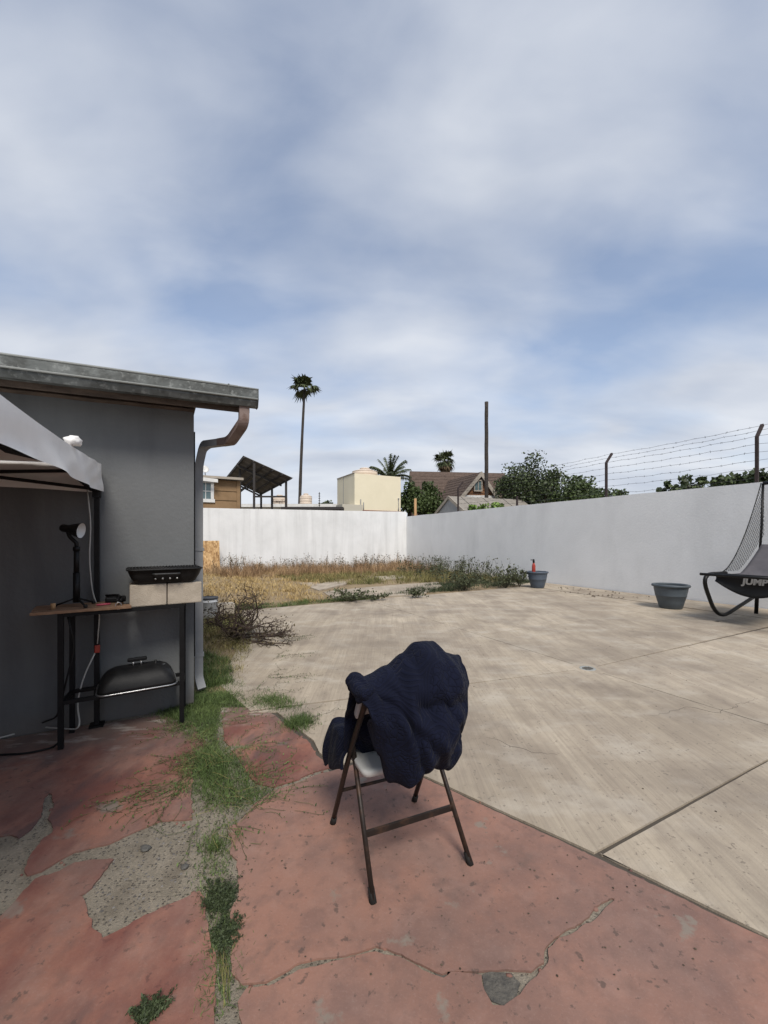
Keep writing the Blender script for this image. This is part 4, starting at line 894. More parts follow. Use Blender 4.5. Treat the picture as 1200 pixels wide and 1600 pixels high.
mb = MB(); mb.lathe([(.0, .45), (.028, .45), (.03, .50), (.018, .55), (.0, .56)], bq, 12); mb.box(bq+Vector((-.04, 0, .53)), (.09, .02, .02)); mb.build('nozzle', 'black_plastic', bt_)
# floor drain
dc = S(K1, T2)
dr = thing('floor_drain', 'small round iron drain grate where the slab joints meet', 'drain', dc)
mb = MB(); mb.lathe([(0, .0135), (.072, .0135), (.08, .0155), (.08, .006)], dc, 28); mb.build('plate', 'galv_light', dr)
for k in range(5):
    mb = MB(); mb.box(dc+E*(-.048+.024*k)+Z*.0145, (.013, .09 if k in (1, 2, 3) else .06, .003), (E, D, Z)); mb.build('slot', 'joint', dr)
mb = MB(); mb.lathe([(.081, .0132), (.15, .0135), (.17, .0122)], dc, 28); mb.build('collar', 'concrete', dr)

# arcade ball game
gm = thing('ball_game', 'black tube-framed arcade ball game with net side and printed front', 'ball game', S(8.6, 3.0))
tF, tN = 3.47, 2.45; gzt = .81
for k, t in enumerate((tF, tN)):
    pts = smoothpath([S(8.4, t, gzt), S(7.60, t, gzt+.005), S(8.12, t, .03), S(9.55, t, .36)], 7)
    mb = MB(); mb.tube(pts, .030, 10); mb.build('front_leg', 'game_metal', gm)
    mb = MB(); mb.tube([S(9.52, t, .012), S(9.60, t, .75)], .030, 10); mb.build('rear_leg', 'game_metal', gm)
    mb = MB(); mb.tube([S(9.60, t, .75), S(9.74, t, 1.6), S(9.80, t, 2.42)], .020, 8); mb.build('side_rail', 'game_metal', gm)
    mb = MB(); mb.box(S(8.12, t, .007), (.10, .05, .014), (E, D, Z)); mb.build('foot', 'rubber', gm)
mb = MB(); mb.tube([S(7.64, tF+.03, gzt+.01), S(7.64, tN-.03, gzt+.01)], .022, 8); mb.build('front_bar', 'game_metal', gm)
mb = MB(); mb.tube([S(9.80, tF, 2.42), S(9.80, tN, 2.42)], .03, 8); mb.build('top_bar', 'game_metal', gm)
# cloth ball tray
def tray(a, b):     # a 0..1 from far to near, b 0..1 from front lip backwards
    t = tF-.03+(tN-tF+.06)*a; dip = math.sin(math.pi*min(1, max(0, a)))
    return S(8.0+1.65*b, t, gzt-.01-(.10*dip+.015)*math.sin(math.pi*min(1, b*1.3))*(b < .77)+1.15*max(0, b-.50)**1.25)
mb = MB(); n = 20; vs_ = [tray(i/n, j/n) for i in range(n+1) for j in range(n+1)]
mb.add(vs_, [(i*(n+1)+j, (i+1)*(n+1)+j, (i+1)*(n+1)+j+1, i*(n+1)+j+1) for i in range(n) for j in range(n)], True); o = mb.build('ramp_cloth', 'game_ramp', gm)
md = o.modifiers.new('thickness', 'SOLIDIFY'); md.thickness = .006
mb = MB(); vs_ = []
for i in range(n+1):
    a = i/n; t = tF-.02+(tN-tF+.04)*a; dp = .10+.24*math.sin(math.pi*min(1, a*.9+.03))
    for j in range(7): g = j/6; vs_.append(S(7.98+.06*math.sin(g*3), t, gzt+.005-dp*g))
mb.add(vs_, [(i*7+j, (i+1)*7+j, (i+1)*7+j+1, i*7+j+1) for i in range(n) for j in range(6)], True); fp = mb.build('front_panel', 'game_cloth', gm)
md = fp.modifiers.new('thickness', 'SOLIDIFY'); md.thickness = .008
mb = MB(); mb.tube([S(8.0, tF-.02, gzt+.006), S(8.0, tN+.02, gzt+.006)], .014, 8); mb.build('lip_bar', 'game_metal', gm)
# under-tray sling (dark) so that the tray has a body
mb = MB(); vs_ = []
for i in range(n+1):
    a = i/n; t = tF-.03+(tN-tF+.06)*a; dp = .10+.24*math.sin(math.pi*min(1, a*.9+.03))
    for j in range(9): g = j/8; vs_.append(S(8.03+1.45*g, t, gzt+.004-dp*(1-g*.6)+.02*g))
mb.add(vs_, [(i*9+j, (i+1)*9+j, (i+1)*9+j+1, i*9+j+1) for i in range(n) for j in range(8)], True); mb.build('sling', 'game_cloth', gm)
def text_mesh(txt, size, origin, xax, yax, m, name, par, shear=0, ext=.001, align='LEFT', bold=0.0):
    cu = bpy.data.curves.new('lettering', 'FONT'); cu.body = txt; cu.size = size; cu.extrude = ext; cu.shear = shear; cu.align_x = align; cu.offset = bold
    to = bpy.data.objects.new('lettering', cu); C.objects.link(to); dg = bpy.context.evaluated_depsgraph_get(); me = bpy.data.meshes.new_from_object(to.evaluated_get(dg)); bpy.data.objects.remove(to)
    zax = xax.cross(yax)
    for q in me.vertices: q.co = origin+xax*q.co.x+yax*q.co.y+zax*q.co.z
    me.name = name; me.materials.clear(); return link(name, me, m, par)
text_mesh('JUMP', .135, S(7.955, tF-.40, gzt-.125), -D, Z, 'print_white', 'lettering', gm, .12, .002, bold=.006)
# net on the far side: diamond mesh between the curved front cord and the rear upright
mb = MB()
def net_front(z):   # s of the front cord at height z
    f = (z-gzt)/(2.42-gzt); return 8.22+1.50*(f**.62)
def clipnet(sl):
    pts = []
    lo = None
    for i in range(0, 400):
        s = 8.0+i*.0055; z = sl[0]+sl[1]*(s-8.2)
        ramp_z = gzt+.02+1.15*max(0, (s-8.0)/1.65-.50)**1.25
        ins = gzt < z < 2.40 and s > net_front(max(z, gzt)) and s < 9.85 and z > ramp_z
        if ins: pts.append(S(s, tF+.002, z))
        elif pts: break
    if len(pts) > 3: mb.tube([pts[0]]+pts[4:-1:8]+[pts[-1]], .0030, 3, caps=False)
for k in range(-45, 75): clipnet((gzt+.062*k, 1.25))
for k in range(-10, 75): clipnet((gzt+.085*k, -1.0))
mb.build('side_net', 'net', gm)
mb = MB(); mb.tube([S(net_front(z_), tF, z_) for z_ in [gzt+(2.42-gzt)*(i/24) for i in range(25)]], .009, 6); mb.build('net_cord', 'game_metal', gm)
mb = MB(); mb.bbox(S(9.86, (tF+tN)/2-.1, 2.15), (.03, .55, .50), (E, D, Z), .006); mb.build('backboard', 'game_ramp', gm)

# ================================================================== VEGETATION IN THE YARD
def zsoil(xy):
    return np.array([soil_h(*st(Vector((x, y, 0)))) if st(Vector((x, y, 0)))[1] > 8.5 else .006 for x, y in xy])
def grassfield(name, polys, n, hmin, hmax, wd, m, lean, label, zf=None, clump=0, thin=.9):
    allp = []
    for poly, fr in polys:
        q = scatter([(p.x, p.y) for p in poly], int(n*fr)); allp.append(q)
    q = np.concatenate(allp)
    if clump:
        c = q[rng.integers(0, len(q), max(1, len(q)//clump))]; q = c[rng.integers(0, len(c), len(q))]+rng.normal(0, .035, (len(q), 2))
    nv_ = np.array([mnoise.noise(Vector((x*1.3, y*1.3, 2.2)))+.6*mnoise.noise(Vector((x*3.7, y*3.7, 8.2))) for x, y in q])
    keep = rng.random(len(q)) < np.clip(.72+nv_*thin, .08, 1); q = q[keep]; nv_ = nv_[keep]
    z = zf(q) if zf is not None else np.zeros(len(q))
    h = (1+np.clip(nv_, -.6, .8)*.6)*rng.uniform(hmin, hmax, len(q))*rng.uniform(.6, 1, len(q))
    o = blades(name, np.column_stack([q, z]), h, wd*rng.uniform(.7, 1.3, len(q)), m, lean)
    return tag(o, label, 'grass', kind='stuff')
pg = lambda pts: [G(*p) for p in pts]
# green creeping grass in the patio cracks
crack1 = pg([(246, 1104), (300, 1084), (345, 1080), (440, 1094), (446, 1108), (400, 1103), (345, 1112), (345, 1150), (368, 1165), (388, 1212), (418, 1238), (400, 1258), (370, 1288), (352, 1302), (336, 1330), (319, 1320), (316, 1290), (302, 1278), (310, 1250), (275, 1238), (280, 1200), (292, 1160), (255, 1128)])
grassfield('crack_grass', [(crack1, 1)], 26000, .02, .065, .0015, 'grass_green', 1.3, 'green creeping grass spilling from the crack across the pink patio', clump=5)
core = pg([(255, 1100), (340, 1085), (338, 1150), (352, 1200), (372, 1250), (340, 1300), (318, 1280), (316, 1220), (300, 1170)])
grassfield('crack_turf', [(core, 1)], 15000, .02, .075, .0016, 'grass_green', 1.3, 'thick green turf in the middle of the patio crack')
dark1 = pg([(318, 1340), (342, 1350), (352, 1395), (345, 1425), (372, 1448), (360, 1470), (336, 1486), (332, 1440), (318, 1395)])
grassfield('crack_weeds', [(dark1, 1)], 900, .012, .035, .0014, 'grass_dark', 1.0, 'dark low weeds along the lower part of the patio crack', clump=6)
# runners creeping over the screed
def runners(name, starts, n, L, label, m='grass_green', z=.012):
    mb = MB(); lv = []
    for _ in range(n):
        a, d0 = random.choice(starts); p = a+Vector((random.gauss(0, .06), random.gauss(0, .06), 0)); an = math.atan2(d0.y, d0.x)+random.gauss(0, .5); pts = []
        for k in range(random.randint(5, int(L/.03))):
            pts.append(p+Z*(z+.006*math.sin(k*.9))); an += random.gauss(0, .25); p = p+Vector((math.cos(an), math.sin(an), 0))*.03
            if random.random() < .7: lv.append(p+Z*(z+.008)+Vector((random.gauss(0, .006), random.gauss(0, .006), 0)))
        if len(pts) > 2: mb.tube(pts, .0009, 3, caps=False)
    o = mb.build(name, m); tag(o, label, 'runners', kind='stuff')
    leaves('runner_leaves', np.array([tuple(q) for q in lv]), .017, 'grass_green', o, asp=.2)
runners('grass_runners', [(G(300, 1190), -E), (G(290, 1225), -E-D*.3), (G(265, 1235), -E-D*.4), (G(385, 1215), E), (G(400, 1250), E*.8), (G(350, 1130), E), (G(300, 1135), -E-D*.2), (G(330, 1300), -D), (G(375, 1170), E+D*.2)], 170, .40, 'thin grass runners creeping sideways over the pink patio')
runners('straw_runners', [(G(310, 1200), -E), (G(330, 1180), -D), (G(345, 1230), -D), (G(360, 1260), E-D), (G(330, 1150), -D-E), (G(350, 1290), -D)], 60, .2, 'pale dry stems tangled through the green crack grass', 'grass_mix', .025)
runners('yard_runners', [(G(440, 1030), E), (G(430, 1060), E), (G(450, 1000), E), (G(400, 1085), E), (G(480, 1130), E+D*.4)], 45, .5, 'thin weed runners creeping onto the concrete yard', 'weed_dark', .016)
# single tufts
def tuft(c, r, n, h, m, label, nm='grass_tuft', wd=.0016, lean=.9):
    q = rng.normal(0, r*.45, (n, 2)); o = thing(nm, label, 'weed', c)
    bl = blades('blade_tuft', np.column_stack([q[:, 0]+c.x, q[:, 1]+c.y, np.full(n, c.z)]), rng.uniform(h*.4, h, n), wd, m, lean, o); bl['kind'] = 'stuff'; return o
tuft(G(468, 1132), .13, 1500, .085, 'grass_green', 'round green grass tuft at the edge of patio and concrete')
def feather_weed(c, ang, R0, n, label):
    o = thing('small_weed', label, 'weed', c); mb = MB(); lv = []
    for k in range(n):
        a = ang+random.gauss(0, .75); L = R0*random.uniform(.45, 1); up = random.uniform(.15, .8); d = Vector((math.cos(a), math.sin(a), up)).normalized(); st0 = c+Vector((random.gauss(0, R0*.22), random.gauss(0, R0*.22), 0)); pts = [st0]
        for i_ in range(5): d = (d-Z*.07+Vector((random.gauss(0, .12), random.gauss(0, .12), 0))).normalized(); pts.append(pts[-1]+d*L/5)
        mb.tube(pts, .0008, 3, caps=False)
        for i_ in range(1, 6):
            for _ in range(11): lv.append(pts[i_-1].lerp(pts[i_], random.random())+Vector((random.gauss(0, .0042), random.gauss(0, .0042), random.gauss(0, .0035))))
    mb.build('stems', 'grass_dark', o)['kind'] = 'stuff'; lf = leaves('foliage', np.array([tuple(q) for q in lv]), .0105, 'grass_dark', o, asp=.22); lf['kind'] = 'stuff'
feather_weed(G(228, 1590, .01), R(80), .062, 40, 'small dark feathery weed alone on the red patio at the bottom')
feather_weed(G(342, 1462), R(15), .085, 60, 'dark feathery weed leaning right from the patio crack')
feather_weed(G(345, 1415), R(95), .10, 70, 'dark feathery weed in the crack beside the aggregate patch')
tuft(G(335, 1325), .06, 260, .06, 'grass_green', 'thin green tuft at the lower end of the long crack grass', 'small_weed', .0013)
grassfield('corner_grass', [(pg([(316, 1078), (350, 1058), (395, 1080), (446, 1092), (470, 1110), (430, 1114), (390, 1106), (340, 1112), (300, 1105)]), 1)], 11000, .025, .085, .0017, 'grass_green', 1.2, 'green grass where patio, concrete and house corner meet', clump=6)
grassfield('thin_crack_grass', [(pg([(318, 1285), (360, 1290), (366, 1340), (352, 1400), (362, 1440), (352, 1490), (350, 1580), (340, 1580), (336, 1490), (330, 1430), (318, 1380), (325, 1330)]), 1)], 5200, .012, .045, .0013, 'grass_green', 1.3, 'thin ragged grass running down the lower crack towards the camera', clump=9)
# dry stems in the lower crack
mb = MB()
for k in range(9):
    a = G(345+random.uniform(-6, 8), 1490+random.uniform(-10, 15)); b = G(352+random.uniform(-8, 10), 1560+random.uniform(-30, 20)); mb.tube([a+Z*.006, a.lerp(b, .5)+Z*(.014+.01*random.random())+E*random.uniform(-.01, .01), b+Z*.006], .0009, 4)
tag(mb.build('dry_stems', 'grass_mix'), 'pale dry stems lying in the lower end of the crack', 'stems', kind='stuff')
# strip beside the house: mixed green and yellow grass
side = [S(S0+.06, 4.15), S(.62, 4.2), S(.85, 5.2), S(1.12, 6.3), S(1.28, 8.4), S(-.5, 8.9), S(-.5, 4.8), S(S0+.06, 4.9)]
side = [p for p in side]
grassfield('side_grass', [(side, 1)], 26000, .03, .12, .0024, 'grass_mix', .9, 'yellow green grass beside the grey house downspout', clump=4)
near = [S(S0+.08, 4.1), S(.55, 4.15), S(.62, 4.9), S(S0+.1, 5.6)]
grassfield('downspout_grass', [(near, 1)], 7000, .05, .16, .0019, 'grass_green', .8, 'taller green grass at the foot of the downspout')
# the straw-coloured lot
lot = [S(-4.5, 8.7), S(1.3, 8.45), S(3.0, 8.6), S(3.4, 9.3), S(3.0, 10.2), S(4.2, 12.0), S(5.2, 13.5), S(6.0, 14.6), S(4.5, 17.2), S(-5.5, 17.2)]
grassfield('dry_grass', [(lot, 1)], 62000, .04, .20, .0045, 'grass_straw', .9, 'straw-coloured dry grass covering the lot behind the concrete', zsoil, clump=6)
edge_g = [S(1.0, 8.25), S(2.6, 8.38), S(4.2, 8.45), S(4.2, 8.75), S(2.6, 8.8), S(1.0, 8.62)]
grassfield('edge_grass', [(edge_g, 1)], 9000, .03, .12, .003, 'grass_green', .9, 'green grass line along the far edge of the concrete', zsoil, clump=5)
band = [S(2.0, 14.4), S(SW-.3, 14.0), S(SW-.1, TW-.1), S(-1.0, TW-.1), S(1.0, 15.9)]
grassfield('rusty_grass', [(band, 1)], 26000, .10, .60, .0050, 'weed_rust', .45, 'rust-brown tall dead grass along the foot of the back wall', zsoil, clump=22)
band2 = [S(4.0, 11.6), S(SW-.3, 9.7), S(SW-.1, 14.2), S(3.2, 14.6)]
grassfield('mixed_weeds', [(band2, 1)], 20000, .08, .28, .005, 'grass_mix', .6, 'yellow weeds between the broken slabs and the side wall', zsoil, clump=8)
band3 = [S(4.2, 8.55), S(6.4, 8.75), S(9.0, 8.7), S(SW-.2, 9.3), S(SW-.3, 10.4), S(6.5, 10.0), S(5.6, 9.2)]
grassfield('low_green_weeds', [(band3, 1)], 14000, .04, .22, .004, 'grass_dark', .8, 'low dark green weeds bordering the far concrete edge', zsoil, clump=9)
# tall weed stalks with small leaves along the walls
def stalks(name, poly, n, h0, h1, label, mstem, mleaf, ls=.05):
    pts = scatter([(p.x, p.y) for p in poly], n); z = zsoil(pts); mb = MB(); lv = []
    for (x, y), zz_ in zip(pts, z):
        h = random.uniform(h0, h1); a = random.random()*6.28; ln = random.uniform(.05, .3)*h
        for b in range(random.randint(1, 3)):
            a2 = a+random.gauss(0, 1.2); tip = Vector((x+math.cos(a2)*ln, y+math.sin(a2)*ln, zz_+h*random.uniform(.75, 1))); p0 = Vector((x, y, zz_-.01))
            md_ = p0.lerp(tip, .5)+Vector((random.gauss(0, .03), random.gauss(0, .03), 0)); mb.tube([p0, md_, tip], .0035, 3, caps=False)
            for _ in range(7):
                f = random.uniform(.3, 1.05); q = p0.lerp(tip, f); lv.append(q+Vector((random.gauss(0, .045), random.gauss(0, .045), random.gauss(0, .03))))
    o = tag(mb.build(name, mstem), label, 'weeds', kind='stuff'); leaves('stalk_leaves', np.array([tuple(q) for q in lv]), ls, mleaf, o, asp=.35)
stalks('tall_weeds', [S(1.5, 16.3), S(SW-.4, 14.8), S(SW-.1, TW-.15), S(.2, TW-.1)], 190, .35, .85, 'tall dry seed-headed weeds standing before the back wall', 'weed_rust', 'weed_dark', .05)
stalks('wall_weeds', [S(7.2, 9.6), S(SW-.3, 9.5), S(SW-.15, 14.5), S(7.6, 13.8)], 150, .3, .8, 'leafy dark weeds at the foot of the side wall by the pot', 'weed_dark', 'leaf_olive', .06)
stalks('mound_weeds', [S(-2.8, 16.2), S(-.2, 16.4), S(-.2, 17.2), S(-2.8, 17.2)], 50, .2, .5, 'dark weeds on the mound before the back wall', 'weed_dark', 'leaf_olive', .06)
# distinct leafy weeds
def plant(c, r, h, n, label, ml='leaf_olive'):
    o = thing('weed_plant', label, 'weed', c, 'leafy weeds at the concrete edge'); mb = MB(); lv = []
    for k in range(n):
        a = random.random()*6.28; rr = r*random.uniform(.3, 1); tip = c+Vector((math.cos(a)*rr, math.sin(a)*rr, h*random.uniform(.3, 1))); md_ = c.lerp(tip, .5)+Z*h*.2
        mb.tube([c-Z*.01, md_, tip], .003, 3, caps=False)
        for _ in range(16): f = random.uniform(.2, 1.05); q = c.lerp(tip, f)+Z*h*.25*math.sin(f*3.1)+Vector((random.gauss(0, .035), random.gauss(0, .035), random.gauss(0, .02))); q.z = max(q.z, c.z+.01); lv.append(q)
    mb.build('stem', 'weed_dark', o); leaves('foliage', np.array([tuple(q) for q in lv]), .055, ml, o, asp=.35)
for (u, v_, r, h, n, lb) in ((548, 940, .55, .26, 34, 'low spreading weed at the concrete edge, left of the broken slab'), (652, 934, .35, .20, 18, 'small weed growing in the gap of the broken slab'), (725, 922, .8, .5, 52, 'broad bushy weed at the far concrete edge, right of the broken slab'), (790, 919, .6, .6, 46, 'tall bushy weed beside the blue-grey pot'), (812, 917, .35, .5, 26, 'upright weed touching the blue-grey pot'), (585, 938, .3, .14, 12, 'tiny low weed before the broken slab')):
    plant(G(u, v_, .01), r, h, n, lb)
# uprooted dead bush lying on the grass
bb = G(358, 1000)+Z*.06
db = thing('dead_bush', 'uprooted dead bush with bare twisted branches lying on the grass', 'dead bush', bb)
mb = MB(); tw = MB(); lv = []
def branch(p, d, L, r, dep):
    pts = [p]; n = 4
    for k in range(n):
        d = (d+Vector((random.gauss(0, .22), random.gauss(0, .22), random.gauss(0, .16)))).normalized(); q = pts[-1]+d*L/n
        q.z = max(q.z, .02); pts.append(q)
    (mb if r > .006 else tw).tube(pts, [r*(1-.45*i/n) for i in range(n+1)], 6 if r > .006 else 3, caps=False)
    if dep == 0: lv.append(pts[-1]); return
    for k in range(3 if dep > 1 else 6):
        f = random.choice(pts[1:]); branch(f, (d+Vector((random.gauss(0, .7), random.gauss(0, .7), random.gauss(.05, .45)))).normalized(), L*random.uniform(.5, .8), r*.58, dep-1)
for (dx, dy, dz, L) in ((.9, .2, .25, .44), (.9, -.25, .12, .46), (.7, .5, .45, .42), (.2, .4, .8, .36), (-.5, .2, .5, .36), (.95, 0, .02, .48), (.6, -.5, .3, .42), (-.2, -.2, .7, .32), (.5, .1, .5, .4), (.8, .35, .1, .45), (.3, -.4, .35, .36)):
    branch(bb.copy(), Vector((dx, dy, dz)).normalized(), L, .020, 3)
mb.build('branch', 'dead_wood', db); tw.build('twigs', 'dead_wood', db)['kind'] = 'stuff'
lvp = np.array([tuple(q) for q in lv]); lvp = lvp[rng.random(len(lvp)) < .9]; lvp = np.repeat(lvp, 4, 0)+rng.normal(0, .035, (len(lvp)*4, 3)); lvp[:, 2] = np.maximum(lvp[:, 2], .015)
leaves('dry_leaves', lvp, .026, 'bush_leaf', db, asp=.3)
# bucket, OSB board, blocks
bk = G(326, 966)+Z*.004
bo = thing('paint_bucket', 'white spattered bucket with dark lid behind the downspout', 'bucket', bk)
mb = MB(); mb.lathe([(0, 0), (.13, 0), (.135, .01), (.148, .28), (.155, .285), (.155, .30), (.149, .30), (.150, .345), (0, .345)], bk, 28); mb.build('body', 'bucket', bo)
mb = MB(); mb.lathe([(.152, .335), (.160, .338), (.160, .362), (.150, .368), (.14, .358), (0, .358)], bk, 28); mb.build('lid', 'bucket_lid', bo)
mb = MB(); mb.bbox(G(347, 960)+Z*.10, (.42, .30, .20), (E, D, Z), .02); tag(mb.build('concrete_lump', 'block'), 'pale concrete lump behind the white bucket', 'block')
ob = P(331, 895, 15.3); sO = st(ob)[0]
mb = MB(); bx = S(sO-.45, TW-.75, .66); mb.bbox(bx, (1.5, .02, 1.32), (E, (D*.97-Z*.1).normalized(), (Z*.97+D*.22).normalized()), .002)
tag(mb.build('chipboard_sheet', 'osb'), 'orange chipboard sheet leaning on the back wall behind the downspout', 'board')
cbp = G(411, 889); mb = MB(); cbs = st(P(411, 889, 15.9)); mb.bbox(S(cbs[0], TW-.55, .26), (.40, .20, .22), (E, D, Z), .012)
tag(mb.build('concrete_block', 'block'), 'single grey concrete block on the mound at the back wall', 'block')

# ================================================================== BEYOND THE WALLS
# brown sided house
def on_u(u, t):      # s where image column u meets the line D = t
    k = (u-600)/FOC; return (k*D.y*t-D.x*t)/(E.x-k*E.y)
bt0 = TW+1.2
s1 = on_u(375, bt0); y1 = S(s1, bt0).y; hb_ = CAM_H+(HOR-752)/FOC*y1
bh = thing('sided_house', 'small brown horizontally sided house with white window behind the back wall', 'house', S(s1, bt0))
mb = MB(); mb.prism([S(s1-6, bt0), S(s1-.01, bt0), S(s1-.01, bt0+4), S(s1-6, bt0+4)], -.05, hb_); mb.build('wall', 'siding', bh)
sh = .40
for k in range(6):
    z0 = hb_-.06-sh*(k+1); mb = MB(); q = [S(s1-6, bt0-.035, z0), S(s1-6, bt0-.035, z0+.02), S(s1-6, bt0-.006, z0+sh-.004), S(s1-6, bt0-.001, z0+sh-.004), S(s1-6, bt0-.001, z0)]
    n = len(q); q2 = [p+E*5.86 for p in q]; mb.add(q+q2, [(i, (i+1) % n, n+(i+1) % n, n+i) for i in range(n)]+[tuple(range(n)), tuple(range(2*n-1, n-1, -1))]); mb.build('siding_board', 'siding', bh)
mb = MB(); mb.box(S(s1-.07, bt0-.025, hb_/2), (.14, .06, hb_-.02), (E, D, Z)); mb.build('corner_board', 'siding', bh)
mb = MB(); mb.slab([S(s1-6.3, bt0-.35, hb_+.02), S(s1+.10, bt0-.30, hb_+.02), S(s1+.10, bt0+4.3, hb_+.30), S(s1-6.3, bt0+4.3, hb_+.30)], Vector((0, 0, .10))); mb.build('roof', 'trim_tan', bh)
sw_ = on_u(333, bt0); mb = MB(); mb.slab([S(sw_-3.2, bt0-.40, hb_+.05), S(sw_+.15, bt0-.40, hb_-.16), S(sw_+.15, bt0-.40, hb_-.02), S(sw_-3.2, bt0-.40, hb_+.20)], D*.05); mb.build('fascia', 'white_trim', bh)
wz = CAM_H+(HOR-768)/FOC*S(sw_, bt0).y; wc = S(sw_-.45, bt0-.03, wz)
wn = MB(); ww, wh = .95, .80
for dx, dz, sx, sz_ in ((0, wh/2, ww, .12), (0, -wh/2, ww+.08, .14), (-ww/2+.06, 0, .12, wh-.12), (ww/2-.06, 0, .12, wh-.12)): wn.box(wc+E*dx+Z*dz, (sx, .10, sz_), (E, D, Z))
wo = wn.build('window', 'white_trim', bh)
mb = MB(); mb.box(wc, (ww-.24, .02, wh-.12), (E, D, Z)); mb.build('pane', 'glass', wo)
for dx in (-.12, .12, 0):
    mb = MB(); mb.box(wc+E*dx*1.3-D*.02, (.025, .02, wh-.12) if dx else (ww-.24, .018, .025), (E, D, Z)); mb.build('glazing_bar', 'white_trim', wo)
dp = S(on_u(320, bt0+.6), bt0+.6, CAM_H+(HOR-733)/FOC*S(on_u(320, bt0+.6), bt0+.6).y)
sd_ = thing('satellite_dish', 'small white round dish above the sided house beside the downspout', 'dish', dp)
mb = MB(); fw = Vector((.5, -.7, .4)).normalized(); fx = fw.orthogonal().normalized(); mb.lathe([(0, -.05), (.1, -.04), (.17, 0), (.175, .01), (.1, -.028), (0, -.038)], dp, 20, (fx, fw.cross(fx), fw)); mb.build('reflector', 'white_trim', sd_)
mb = MB(); mb.tube([Vector((dp.x, dp.y+.1, hb_+.1)), dp-fw*.04], .02, 6); mb.build('mast', 'pipe_grey', sd_)
# steep corrugated sheet roof on posts
Yr = 24.0
ra, rb, rc_, rd = P(380, 712, 22.3), P(458, 747, 22.9), P(408, 773, 26.2), P(353, 746, 25.6)
sr = thing('sheet_roof_frame', 'steeply tilted corrugated sheet roof on thin dark posts behind the back wall', 'roof frame', Vector(((ra.x+rc_.x)/2, Yr, 0)))
nrm = (rb-ra).cross(rd-ra).normalized(); nrm = nrm if nrm.z > 0 else -nrm
nc = 7
for k in range(nc):                                   # each sheet a strip with a raised rib
    a0, a1 = k/nc, (k+1)/nc-.006; q = [ra.lerp(rd, a0), rb.lerp(rc_, a0), rb.lerp(rc_, a1), ra.lerp(rd, a1)]
    vs_ = []; m_ = 12
    for i in range(m_+1):
        f = i/m_; h = nrm*(.03*(1 if (i % 4) in (1, 2) else 0)); vs_ += [q[0].lerp(q[3], f)+h, q[1].lerp(q[2], f)+h]
    mb = MB(); mb.add(vs_, [(2*i, 2*i+1, 2*i+3, 2*i+2) for i in range(m_)]); o = mb.build('sheet', 'corrugated', sr)
    md = o.modifiers.new('thickness', 'SOLIDIFY'); md.thickness = .02
for f in (.03, .22, .41, .60, .79, .97):
    mb = MB(); mb.tube([ra.lerp(rb, f)-nrm*.07, rd.lerp(rc_, f)-nrm*.07], .035, 4, smooth=False, sq=True); mb.build('purlin', 'purlin', sr)
for f in (.30, .97):
    mb = MB(); mb.tube([ra.lerp(rd, f)-nrm*.15, rb.lerp(rc_, f)-nrm*.15], .05, 4, smooth=False, sq=True); mb.build('beam', 'purlin', sr)
def on_roof(u, v_):
    d_ = P(u, v_, 1.0)-Vector((0, 0, CAM_H)); o_ = Vector((0, 0, CAM_H)); k = (ra-nrm*.12-o_).dot(nrm)/d_.dot(nrm); return o_+d_*k
for (u, v0) in ((375, 733), (397, 724), (408, 771), (425, 762), (447, 752)):
    a = on_roof(u, v0); mb = MB(); mb.tube([Vector((a.x, a.y, -.05)), a], .055, 4, smooth=False, sq=True); mb.build('post', 'purlin', sr)
mb = MB(); mb.tube([P(397, 776, 23.4), P(447, 776, 23.4)], .045, 4, smooth=False, sq=True); mb.build('rail', 'purlin', sr)
mb = MB(); mb.tube([P(374, 769, 24), P(399, 748, 23.6)], .05, 4, smooth=False, sq=True); mb.build('brace', 'purlin', sr)
# low flat-roofed building with white parapet and dark edge carrying the tanks
Yt = 29.0
fb = thing('flat_roof_building', 'low white flat-roofed building under the water tanks', 'building', P(470, 841, Yt)-Z*CAM_H)
x0, x1 = P(350, 800, Yt).x, P(552, 800, Yt).x; zt = CAM_H+(HOR-789.5)/FOC*Yt
mb = MB(); mb.box(((x0+x1)/2, Yt+3, zt/2-.05), (x1-x0, 6, zt-.1)); mb.build('wall', 'cream_side', fb)
mb = MB(); mb.box(((x0+x1)/2, Yt-.02, zt-.02), (x1-x0+.1, .25, .22)); mb.build('parapet', 'white_trim', fb)
aw0, aw1 = P(440, 795, 20.6), P(536, 796, 20.6)
aw = thing('dark_awning', 'flat dark awning edge just above the back wall', 'awning', Vector(((aw0.x+aw1.x)/2, 20.6, 0)))
mb = MB(); mb.box(((aw0.x+aw1.x)/2, 20.95, aw0.z+.03), (aw1.x-aw0.x, .9, .13)); mb.build('sheet', 'purlin', aw)
for x in (aw0.x+.2, aw1.x-.2):
    mb = MB(); mb.tube([(x, 21.0, -.05), (x, 21.0, aw0.z-.03)], .05, 4, smooth=False, sq=True); mb.build('post', 'purlin', aw)
def tank(c, r, h, label, txt=None):
    o = thing('water_tank', label, 'water tank', c, 'roof water tanks'); mb = MB(); pr = [(0, 0), (r*.97, 0)]
    for k in range(4): z_ = h*.78*k/4; pr += [(r, z_+.02), (r, z_+h*.16), (r*.965, z_+h*.17), (r*.965, z_+h*.185)]
    pr += [(r, h*.79), (r*.93, h*.82), (r*.45, h*.93), (r*.36, h*.94)]
    mb.lathe(pr, c, 32); mb.build('body', 'tank', o)
    mb = MB(); mb.lathe([(r*.36, h*.93), (r*.40, h*.94), (r*.40, h*1.0), (r*.36, h*1.02), (0, h*1.02)], c, 24); mb.build('lid', 'tank', o)
    if txt: text_mesh(txt, h*.30, c+Vector((-r*.80, -r*1.0-.02, h*.36)), Vector((1, 0, 0)), Z, 'ink', 'lettering', o, .3, .004, bold=.004)
    return o
